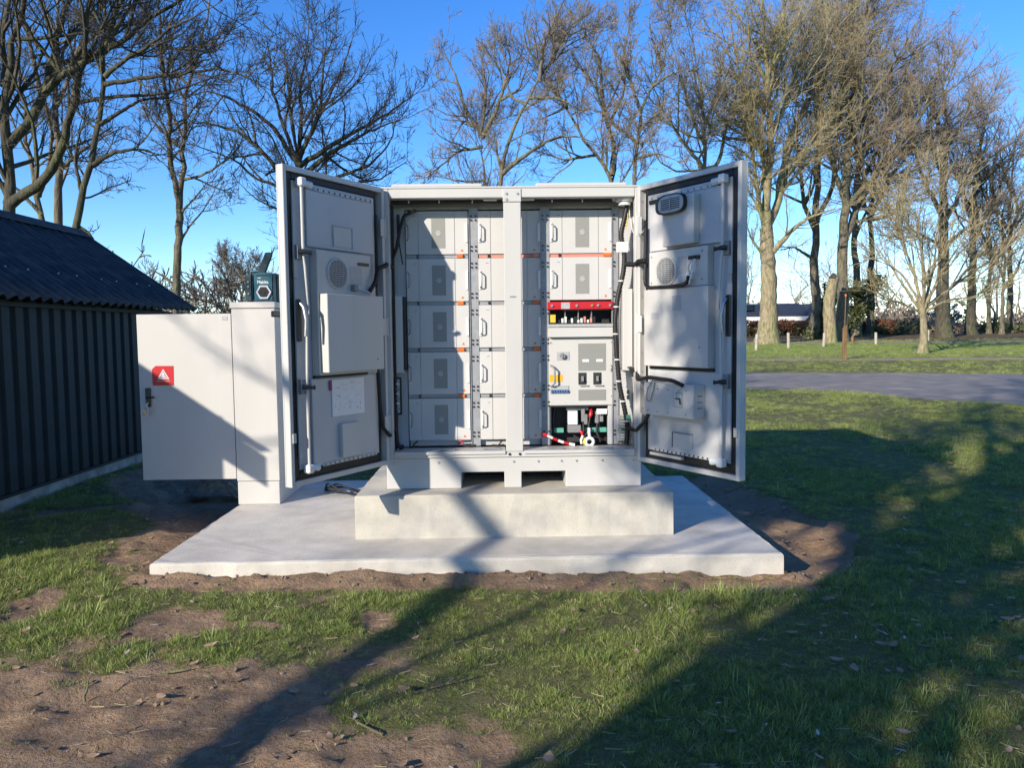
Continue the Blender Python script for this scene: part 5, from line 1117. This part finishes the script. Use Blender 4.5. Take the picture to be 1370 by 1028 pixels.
b = D(); b.box(.494, .562, .158, .1592, 1.072, 1.155); part(b, 'socket_inner', 'panel', 0, d)
b = D(); b.tube([(.514, .165, 1.122), (.556, .168, 1.122), (.557, .168, 1.104), (.557, .166, 1.086)], .005, 6); part(b, 'hook', 'blackp', 0, d)
for u in (.23, .33, .43, .60):
    for z in (1.02, 1.175):
        b = D(); b.cyl((u, .1555, z), 'y', .005, .003, 8); part(b, 'box_rivet', 'grey', 0, d)
for z in (1.06, 1.10, 1.14):
    b = D(); b.box(.6685, .671, .08, .12, z, z + .008); part(b, 'side_slot', 'grey', 0, d)
b = D(); b.box(.37, .556, .0505, .054, .772, .872); part(b, 'cover_plate', 'white', .002, d)
b = D(); b.box(.364, .3695, .0505, .058, .77, .878); b.box(.37, .56, .0505, .058, .8725, .878); part(b, 'cover_edge', 'grey', .001, d)
ties(D, d, .18, .735, .76, .735, .056, 14, 'blackp')
b = D(); b.box(.14, .46, .031, .06, .692, .712); part(b, 'bottom_stay', 'white', .002, d)
conduit([R_(.58, .16, 1.21), R_(.50, .175, 1.240), R_(.24, .15, 1.25), R_(.08, .12, 1.225)] + [(1.01, 5.60, 1.27), (.965, 5.66, 1.30), (.93, 5.67, 1.31)], .014)
conduit([R_(.14, .06, 1.0), R_(.11, .07, .93), R_(.07, .10, .88)] + [(1.0, 5.60, .84), (.96, 5.68, .85)], .013)
conduit([R_(.13, .09, 2.06), R_(.07, .10, 2.06)] + [(1.0, 5.60, 2.05), (.94, 5.67, 2.06)], .017)
conduit([R_(.56, .165, 1.20), R_(.52, .18, 1.17), R_(.515, .17, 1.13)], .004, 'box_lead', 'text', d, n=16)
conduit([R_(.29, .16, 1.24), R_(.25, .18, 1.16), R_(.245, .18, 1.09), R_(.27, .17, 1.08), R_(.30, .17, 1.16), R_(.31, .16, 1.24)], .004, 'box_lead', 'grey', d, n=30)
conduit([R_(.12, .07, 2.30), R_(.07, .09, 2.24)] + [(1.0, 5.62, 2.28), (.985, 5.64, 2.40)], .003, 'thin_lead', 'text', n=20)

# ------------------------------------------------------------------ utility cabinet beside it, radio, keys, cables
uc = empty('utility_cabinet', (-2.07, 6.97, .12), 'narrow white utility cabinet with its warning door swung open, under the radio', 'utility cabinet')
def upart(b, name, m, bevel=0., parent=None): return b.build(name, M[m], parent or uc, bevel, 1)
b = MB(); b.box(-2.252, -1.888, 6.555, 7.40, .325, 1.795); upart(b, 'body', 'white', .004)
b = MB(); b.box(-2.248, -1.892, 6.558, 7.40, .122, .321); upart(b, 'plinth_cover', 'white', .004)
b = MB(); b.box(-2.262, -1.878, 6.545, 7.41, 1.799, 1.852); upart(b, 'lid', 'white', .006)
b = MB(); b.box(-3.05, -2.258, 6.56, 6.60, .345, 1.757); b.box(-3.05, -2.258, 6.601, 6.625, .345, .375); b.box(-3.05, -2.258, 6.601, 6.625, 1.727, 1.757); b.box(-3.05, -3.02, 6.601, 6.625, .3755, 1.7265)
dr = upart(b, 'door', 'white', .003)
b = MB(); b.prism([(-2.935, 1.155), (-2.758, 1.155), (-2.755, 1.32), (-2.905, 1.322), (-2.937, 1.292)], 'y', 6.557, 6.5595); sg = upart(b, 'warning_sign', 'red', 0, dr)
tz = 6.5555
def tri_ring(cx, cz, s, t):
    b = MB(); h = s * .866
    O = [(cx - s / 2, cz - h / 3), (cx + s / 2, cz - h / 3), (cx, cz + 2 * h / 3)]; k = 1 - t
    I_ = [(cx + (x - cx) * k, cz + (z - cz) * k) for x, z in O]
    for i in range(3):
        j = (i + 1) % 3; b.prism([O[i], O[j], I_[j], I_[i]], 'y', tz, tz + .001)
    return b
upart(tri_ring(-2.842, 1.238, .098, .22), 'sign_triangle', 'text', 0, dr)
b = MB(); b.prism([(-2.842 - .033, 1.2195), (-2.842 + .033, 1.2195), (-2.842, 1.2755)], 'y', tz + .0004, tz + .0012); upart(b, 'triangle_field', 'ink', 0, dr)
b = MB(); b.cyl((-2.842, tz - .0012, 1.252), 'y', .0085, .001, 12); b.box(-2.846, -2.838, tz - .0012, tz - .0002, 1.222, 1.243); b.box(-2.855, -2.829, tz - .0012, tz - .0002, 1.238, 1.2425); upart(b, 'sign_figure', 'text', 0, dr)
for i, (a, c) in enumerate(((-2.895, -2.852), (-2.848, -2.838), (-2.834, -2.79))):
    b = MB(); b.box(a, c, tz, tz + .001, 1.190, 1.1955); upart(b, 'sign_small_print', 'label', 0, dr)
b = MB(); b.box(-2.992, -2.952, 6.535, 6.559, .975, 1.135); upart(b, 'handle_plate', 'blackp', .004, dr)
b = MB(); b.tube([(-2.972, 6.535, 1.055), (-2.972, 6.515, 1.055), (-2.955, 6.508, 1.057), (-2.905, 6.508, 1.058)], .0085, 8); upart(b, 'handle', 'blackp', 0, dr)
b = MB(); b.cyl((-2.972, 6.528, 1.005), 'y', .010, .008, 10); upart(b, 'lock', 'zinc', 0, dr)
b = MB(); b.box(-2.335, -2.285, 6.5575, 6.5595, 1.70, 1.735); upart(b, 'door_label', 'label', 0, dr)
for z in (.5, 1.05, 1.6):
    b = MB(); b.cyl((-2.255, 6.60, z - .05), 'z', .010, .10, 8); upart(b, 'hinge', 'zinc', 0, dr)
ky = empty('key_ring', (-2.972, 6.515, 1.0), 'small bunch of keys hanging from the lock of the warning door', 'keys')
def kp(b, n, m): return b.build(n, M[m], ky, 0)
b = MB(); b.box(-2.976, -2.968, 6.512, 6.528, .992, 1.006); b.box(-2.982, -2.962, 6.505, 6.512, .972, .998); kp(b, 'inserted_key', 'zinc')
b = MB(); b.tube([(-2.975 + .016 * math.cos(a * .45), 6.506, .957 + .018 * math.sin(a * .45)) for a in range(15)], .002, 6); kp(b, 'ring', 'zinc')
b = MB(); b.prism([(-2.998, .915), (-2.985, .905), (-2.972, .935), (-2.982, .945)], 'y', 6.502, 6.505); kp(b, 'hanging_key', 'brass')
b = MB(); b.prism([(-2.978, .90), (-2.964, .90), (-2.962, .94), (-2.974, .942)], 'y', 6.506, 6.509); kp(b, 'hanging_key', 'zinc')
b = MB(); b.prism([(-3.006, .925), (-2.99, .90), (-2.984, .91), (-2.998, .94)], 'y', 6.498, 6.501); kp(b, 'key_tag', 'copper')

RY = 6.72
rd = empty('jobsite_radio', (-2.04, RY + .09, 1.853), 'dark teal jobsite radio with raised antenna on the narrow cabinet', 'radio')
def rp(b, n, m, bev=0., p=None): return b.build(n, M[m], p or rd, bev, 2 if bev > .006 else 1)
b = MB(); b.prism([(-2.115, 1.862), (-1.945, 1.862), (-1.945, 2.095), (-1.97, 2.112), (-2.10, 2.112), (-2.115, 2.095)], 'y', RY + .012, RY + .17); rp(b, 'casing', 'radio', .008)
b = MB(); b.prism([(-2.185, 1.856), (-2.118, 1.856), (-2.118, 2.10), (-2.165, 2.10), (-2.185, 2.07)], 'y', RY - .004, RY + .18); rp(b, 'bumper', 'bumper', .012)
b = MB(); b.prism([(-1.942, 1.856), (-1.905, 1.856), (-1.905, 2.085), (-1.92, 2.105), (-1.942, 2.105)], 'y', RY - .004, RY + .18); rp(b, 'bumper', 'bumper', .010)
b = MB(); b.box(-2.117, -1.943, RY - .002, RY + .178, 1.855, 1.874); rp(b, 'foot_rail', 'bumper', .004)
b = MB(); b.tube([(-2.16, RY + .09, 2.10), (-2.15, RY + .09, 2.128), (-2.05, RY + .09, 2.132)], .012, 8); rp(b, 'carry_handle', 'radio')
cx, cz = -2.023, 1.942
def hexa(r): return [(cx + r * math.cos(math.pi / 3 * i), cz + r * math.sin(math.pi / 3 * i)) for i in range(6)]
b = MB(); O, I_ = hexa(.066), hexa(.051)
for i in range(6): b.prism([O[i], O[(i + 1) % 6], I_[(i + 1) % 6], I_[i]], 'y', RY - .004, RY + .0115)
hx = rp(b, 'speaker_ring', 'text', .001)
b = MB(); b.prism(hexa(.050), 'y', RY + .004, RY + .011); sp = rp(b, 'speaker_grille', 'grey')
b = MB(); b.cyl((cx, RY - .002, cz), 'y', .043, .005, 20); rp(b, 'speaker_cone', 'blackp', 0, sp)
b = MB(); b.cyl((cx, RY - .007, cz), 'y', .014, .004, 14); rp(b, 'dust_cap', 'dark', 0, sp)
for z in (2.03, 1.99, 1.93):
    b = MB(); b.cyl((-2.152, RY - .012, z), 'y', .010, .008, 10); rp(b, 'knob', 'grey', .002)
b = MB(); b.prism([(-2.085, 2.10), (-2.02, 2.10), (-1.952, 2.265), (-1.966, 2.288), (-2.012, 2.284)], 'y', RY + .03, RY + .065); rp(b, 'antenna', 'bumper', .006)
b = MB(); b.tube([(-1.975, RY + .07, 2.11), (-1.955, RY + .07, 2.17), (-1.948, RY + .07, 2.22)], .004, 6); rp(b, 'antenna_stay', 'zinc')
b = MB(); b.tube([(-1.905, RY + .05, 2.06), (-1.892, RY + .02, 2.055), (-1.890, RY + .02, 1.95), (-1.892, RY + .02, 1.87), (-1.905, RY + .05, 1.865)], .004, 6); rp(b, 'guard_wire', 'label')
def text_mesh(body, size, loc, name, m, parent, bold=0.0):
    cu = bpy.data.curves.new('lettering', 'FONT'); cu.body = body; cu.size = size; cu.extrude = .0006; cu.offset = bold
    t_ = bpy.data.objects.new('lettering', cu); COL.objects.link(t_); dg = bpy.context.evaluated_depsgraph_get(); me = bpy.data.meshes.new_from_object(t_.evaluated_get(dg)); bpy.data.objects.remove(t_)
    me.transform(Matrix.Translation(Vector(loc) - wpos(parent)) @ Matrix.Rotation(math.radians(90), 4, 'X')); me.materials.clear(); me.materials.append(M[m])
    o = bpy.data.objects.new(name, me); COL.objects.link(o); o.parent = parent; return o
text_mesh('Makita', .036, (-2.080, RY + .0105, 2.018), 'lettering', 'text', rd, .0012)
b = MB(); b.box(-2.075, -2.047, RY + .0095, RY + .0118, 2.062, 2.068); rp(b, 'small_print', 'text')
b = MB(); b.box(-2.09, -1.96, RY + .0085, RY + .0116, 2.084, 2.092); rp(b, 'display_edge', 'blackp')

cb = empty('loose_cables', (-1.3, 6.8, .12), 'bundle of black cables lying on the slab beside the plinth', 'cables')
rr = random.Random(8)
for i in range(5):
    o_ = rr.uniform(-.06, .06); pts = [(-1.08 + o_, 6.6, .14), (-1.16 + o_, 6.75, .14), (-1.34 + o_, 6.9 + o_, .145), (-1.52 + o_, 6.98 + o_, .15 + .02 * i), (-1.62, 7.1 + o_, .135)]
    P = resample(pts, 24); b = MB(); b.tube([tuple(q) for q in P], .009, 7); b.build('cable', M['black'], cb)

# ------------------------------------------------------------------ grass, leaves, clods
def tuft(seed, n, h, sp, straw):
    r = np.random.default_rng(seed); V = []; F3 = []; mi = []
    for i in range(n):
        a = r.uniform(0, 6.283); d = sp * r.random() ** .6; x, y = d * math.cos(a), d * math.sin(a); L = h * r.uniform(.45, 1.2); w = r.uniform(.0009, .0021); yaw = r.uniform(0, 6.283); le = r.uniform(.25, 1.5); la = a + r.normal() * .7
        cx, cy = math.cos(yaw), math.sin(yaw); b0 = len(V); cur = r.uniform(.2, 1.0)
        for t, ww in ((0, 1), (.38, .95), (.74, .65), (1, 0)):
            bend = le * L * (t * .45 + t * t * cur * .6); px_, py_, pz = x + math.cos(la) * bend, y + math.sin(la) * bend, L * t * (1 - .30 * le * cur * t) - .006
            if ww > 0: V += [(px_ - cx * w * ww, py_ - cy * w * ww, pz), (px_ + cx * w * ww, py_ + cy * w * ww, pz)]
            else: V.append((px_, py_, pz))
        F3 += [(b0, b0 + 1, b0 + 3), (b0, b0 + 3, b0 + 2), (b0 + 2, b0 + 3, b0 + 5), (b0 + 2, b0 + 5, b0 + 4), (b0 + 4, b0 + 5, b0 + 6)]
        k = 2 if r.random() < straw else (1 if r.random() < .35 else 0); mi += [k] * 5
    me = bpy.data.meshes.new('grass_tuft'); me.from_pydata(V, [], F3)
    for m_ in ('blade', 'blade2', 'straw'): me.materials.append(M[m_])
    me.polygons.foreach_set('material_index', mi); return bpy.data.objects.new('grass_tuft', me)
SRC = bpy.data.collections.new('grass_tufts')
for i, (n, h, sp, st_) in enumerate(((40, .036, .05, .07), (44, .030, .06, .22), (34, .048, .045, .07), (40, .024, .07, .45), (48, .040, .06, .10), (20, .075, .03, .08))): SRC.objects.link(tuft(100 + i, n, h, sp, st_))
def grass(name, pts, scl):
    me = bpy.data.meshes.new(name); me.vertices.add(len(pts)); me.vertices.foreach_set('co', np.asarray(pts, dtype=np.float32).ravel())
    a = me.attributes.new('scl', 'FLOAT', 'POINT'); a.data.foreach_set('value', np.asarray(scl, dtype=np.float32))
    o = bpy.data.objects.new(name, me); COL.objects.link(o)
    ng = bpy.data.node_groups.new(name, 'GeometryNodeTree'); ng.interface.new_socket('Geometry', in_out='INPUT', socket_type='NodeSocketGeometry'); ng.interface.new_socket('Geometry', in_out='OUTPUT', socket_type='NodeSocketGeometry')
    N = ng.nodes; L = ng.links; gi = N.new('NodeGroupInput'); go = N.new('NodeGroupOutput')
    ci = N.new('GeometryNodeCollectionInfo'); ci.inputs['Collection'].default_value = SRC; ci.inputs['Separate Children'].default_value = True; ci.inputs['Reset Children'].default_value = True
    iop = N.new('GeometryNodeInstanceOnPoints'); iop.inputs['Pick Instance'].default_value = True
    rv = N.new('FunctionNodeRandomValue'); rv.data_type = 'FLOAT_VECTOR'; rv.inputs[0].default_value = (-.12, -.12, 0); rv.inputs[1].default_value = (.12, .12, 6.283)
    na = N.new('GeometryNodeInputNamedAttribute'); na.data_type = 'FLOAT'; na.inputs[0].default_value = 'scl'
    L.new(gi.outputs[0], iop.inputs['Points']); L.new(ci.outputs[0], iop.inputs['Instance']); L.new(rv.outputs[0], iop.inputs['Rotation']); L.new(na.outputs[0], iop.inputs['Scale']); L.new(iop.outputs[0], go.inputs[0])
    md = o.modifiers.new('grass', 'NODES'); md.node_group = ng; setp(o, kind='stuff'); return o
def scatter(n, y0, y1, seed, xpad=.4, pw=1.0):
    r = np.random.default_rng(seed); Y = y0 + (y1 - y0) * r.random(n) ** pw; X = (r.random(n) * 2 - 1) * (Y * .70 + xpad) + .015 * Y; return X, Y, r
def in_road(X, Y, m=0.): return sdf_poly(X, Y, ROAD_P) < m
PX, PY, PS = [], [], []
for n, y0, y1, sd_, s0, s1 in ((24000, 1.9, 4.2, 1, .55, 1.05), (30000, 4.2, 8.5, 2, .6, 1.15), (26000, 8.5, 20, 3, .9, 1.6), (16000, 18, 34, 4, 1.3, 2.3), (17000, 33, 52, 5, 1.8, 3.0)):
    X, Y, r = scatter(n, y0, y1, sd_); m = soil_mask(X, Y)
    den = np.clip(1.05 - 1.25 * m, 0, 1) * np.clip(.60 + fbm(X, Y, 1.3, 4) * 1.3 + fbm(X, Y, 5, 2) * .5 + .12 * (X > .8), .30, 1); lowz = den / np.clip(1.05 - 1.25 * m, .05, 1)
    keep = (r.random(n) < den) & (sdf_poly(X, Y, SLAB) > .03) & ~in_road(X, Y, -.15) & ((Y < 33) | (X > 8)) & ((X > -4.45) | (Y > 10.5))
    keep |= (r.random(n) < .02) & (m > .5) & (sdf_poly(X, Y, SLAB) > .05) & (Y < 6) & (X > -4.4)
    edge = (sdf_poly(X, Y, SLAB) > .05) & (sdf_poly(X, Y, SLAB) < .45) & (Y < 5); keep |= edge & (fbm(X + 3, Y * .5, 2.2, 3) > .12) & (r.random(n) < .55)
    X, Y, m = X[keep], Y[keep], m[keep]
    sc = r.uniform(s0, s1, len(X)) * (.42 + .50 * lowz[keep]) * (1 - .35 * m) * (1 + .35 * np.clip(fbm(X, Y, .9, 3), -1, 1)) * (1 + .5 * (r.random(len(X)) < .05))
    PX.append(X); PY.append(Y); PS.append(sc)
PX, PY, PS = map(np.concatenate, (PX, PY, PS))
grass('grass', np.stack([PX, PY, ground_z(PX, PY)], 1), PS)

def debris(name, n, seed, size, material, ylo, yhi, flat, curl, cond=None):
    X, Y, r = scatter(n, ylo, yhi, seed); k = (sdf_poly(X, Y, SLAB) > .02) & ~in_road(X, Y) & ((X > -4.4) | (Y > 10.6))
    if cond is not None: k &= cond(X, Y, r)
    X, Y = X[k], Y[k]; n = len(X); Z = ground_z(X, Y) + .008 + .03 * r.random(n) * (soil_mask(X, Y) < .5); yaw = r.uniform(0, 6.28, n); L = size * r.uniform(.5, 1.4, n); W = L * r.uniform(flat, flat * 1.6, n); th = .0012
    V = []
    for lay in (0, 1):
        for (a, w_, h) in ((-1, .12, .3), (-.4, 1, 0), (.4, .9, .1), (1, .1, .9)):
            for s in (-1, 1):
                u = a * L * .5; v = s * w_ * W * .5; V.append(np.stack([X + u * np.cos(yaw) - v * np.sin(yaw), Y + u * np.sin(yaw) + v * np.cos(yaw), Z + h * curl * L + abs(s) * w_ * curl * L * .25 + lay * th + s * .12 * L * curl], 1))
    V = np.stack(V, 1).reshape(-1, 3); q = []
    for lay in (0, 8):
        for i in range(3): q.append((lay + 2 * i, lay + 2 * i + 1, lay + 2 * i + 3, lay + 2 * i + 2))
    q = np.array(q); F_ = (np.arange(n)[:, None, None] * 16 + q[None]).reshape(-1, 4)
    return setp(np_mesh(name, V, F_, material), kind='stuff')
debris('fallen_leaves', 1300, 51, (.050), M['leafdry'], 2.0, 12, .42, .2, lambda X, Y, r: r.random(len(X)) < np.clip(.25 + .5 * (X > .3) + fbm(X, Y, .8, 3), .05, 1))
debris('wood_chips', 420, 52, .045, M['chip'], 2.0, 11, .16, .06, lambda X, Y, r: r.random(len(X)) < np.where(X > .8, .8, .18))
debris('dry_straw', 2600, 53, .05, M['straw'], 2.0, 9, .02, .06)
# soil clods heaped along the slab and in the dug edges
r = np.random.default_rng(77); n = 5200; X, Y, r = scatter(n, 2.0, 9, 77); m = soil_mask(X, Y); ds = sdf_poly(X, Y, SLAB)
k = (m > .45) & (ds > .015) & (X > -4.4) & (r.random(n) < np.where(ds < .35, 1, .4)); X, Y, ds = X[k], Y[k], ds[k]; n = len(X); S_ = .004 + .013 * r.random(n) ** 5 + .012 * (ds < .2) * r.random(n) ** 2
ico = np.array([(0, 0, 1), (.9, 0, .2), (.28, .85, .25), (-.72, .53, .2), (-.72, -.53, .25), (.28, -.85, .2), (.5, .4, -.6), (-.6, .1, -.6), (.2, -.6, -.6)])
tri = np.array([(0, 1, 2), (0, 2, 3), (0, 3, 4), (0, 4, 5), (0, 5, 1), (1, 6, 2), (2, 6, 7), (2, 7, 3), (3, 7, 4), (4, 7, 8), (4, 8, 5), (5, 8, 1), (1, 8, 6)])
V = ico[None] * (1 + .28 * r.normal(size=(n, 9, 1))) * S_[:, None, None] * np.array([1, 1, .75]); yaw = r.uniform(0, 6.28, n); c, s = np.cos(yaw)[:, None], np.sin(yaw)[:, None]
V = np.stack([V[..., 0] * c - V[..., 1] * s + X[:, None], V[..., 0] * s + V[..., 1] * c + Y[:, None], V[..., 2] + (ground_z(X, Y) + S_ * .25)[:, None]], -1).reshape(-1, 3)
setp(np_mesh('soil_clods', V, (np.arange(n)[:, None, None] * 9 + tri[None]).reshape(-1, 3), M['clod']), kind='stuff')
# sticks on the bare soil
for i, (x, y, l, a, lift, lab) in enumerate(((-1.79, 3.25, .16, 1.45, .10, 'short upright broken twig stuck in the bare soil'), (-1.42, 3.5, .30, .35, .0, 'thin crooked twig lying on the bare soil'), (-.55, 2.95, .22, 2.4, .0, 'dark twig lying by the shadow on the soil'), (-.25, 3.3, .34, .5, .0, 'pale twig lying at the grass edge'))):
    z = float(ground_z(np.array([x]), np.array([y]))[0]); q = random.Random(i); P = []
    for t in range(7): P.append((x + math.cos(a) * l * (t / 6 - .5) * (.35 if lift else 1) + q.uniform(-.006, .006), y + math.sin(a) * l * (t / 6 - .5) * (.35 if lift else 1) + q.uniform(-.006, .006), z + .008 + lift * t / 6 + q.uniform(0, .004)))
    b = MB(); b.tube(P, [.006 * (1.1 - t * .12) for t in range(7)], 6); b.tube([P[3], (P[3][0] + .04, P[3][1] + .03, P[3][2] + .02)], [.004, .002], 5)
    o = b.build('twig', M['bark']); setp(o, lab, 'twig', 'twigs on the bare soil')
# cable loop and dark sheet in the dug pit below the small cabinet's door
b = MB(); P = resample([(-2.55, 7.5, -.05), (-2.62, 7.35, .10), (-2.56, 7.2, .20), (-2.47, 7.25, .10), (-2.44, 7.3, -.04)], 20); b.tube([tuple(p) for p in P], .011, 7)
setp(b.build('conduit_loop', M['post']), 'pale cable loop sticking out of the dug soil behind the open warning door', 'cable')
r = np.random.default_rng(5); n = 18; xs_ = np.linspace(-3.15, -2.55, n); ys_ = np.linspace(7.5, 7.9, n); A, B = np.meshgrid(xs_, ys_); Zs = .03 + .26 * np.exp(-((A + 2.85) / .18) ** 2 - ((B - 7.72) / .16) ** 2) + fbm(A, B, 9, 3) * .05
J = np.arange(n * n).reshape(n, n); o = np_mesh('dark_soil_heap', np.stack([A, B, Zs - .02], -1).reshape(-1, 3), np.stack([J[:-1, :-1], J[:-1, 1:], J[1:, 1:], J[1:, :-1]], -1).reshape(-1, 4), M['clod'], smooth=True)
setp(o, 'dark heap of dug soil in the shade behind the open warning door', 'soil heap')
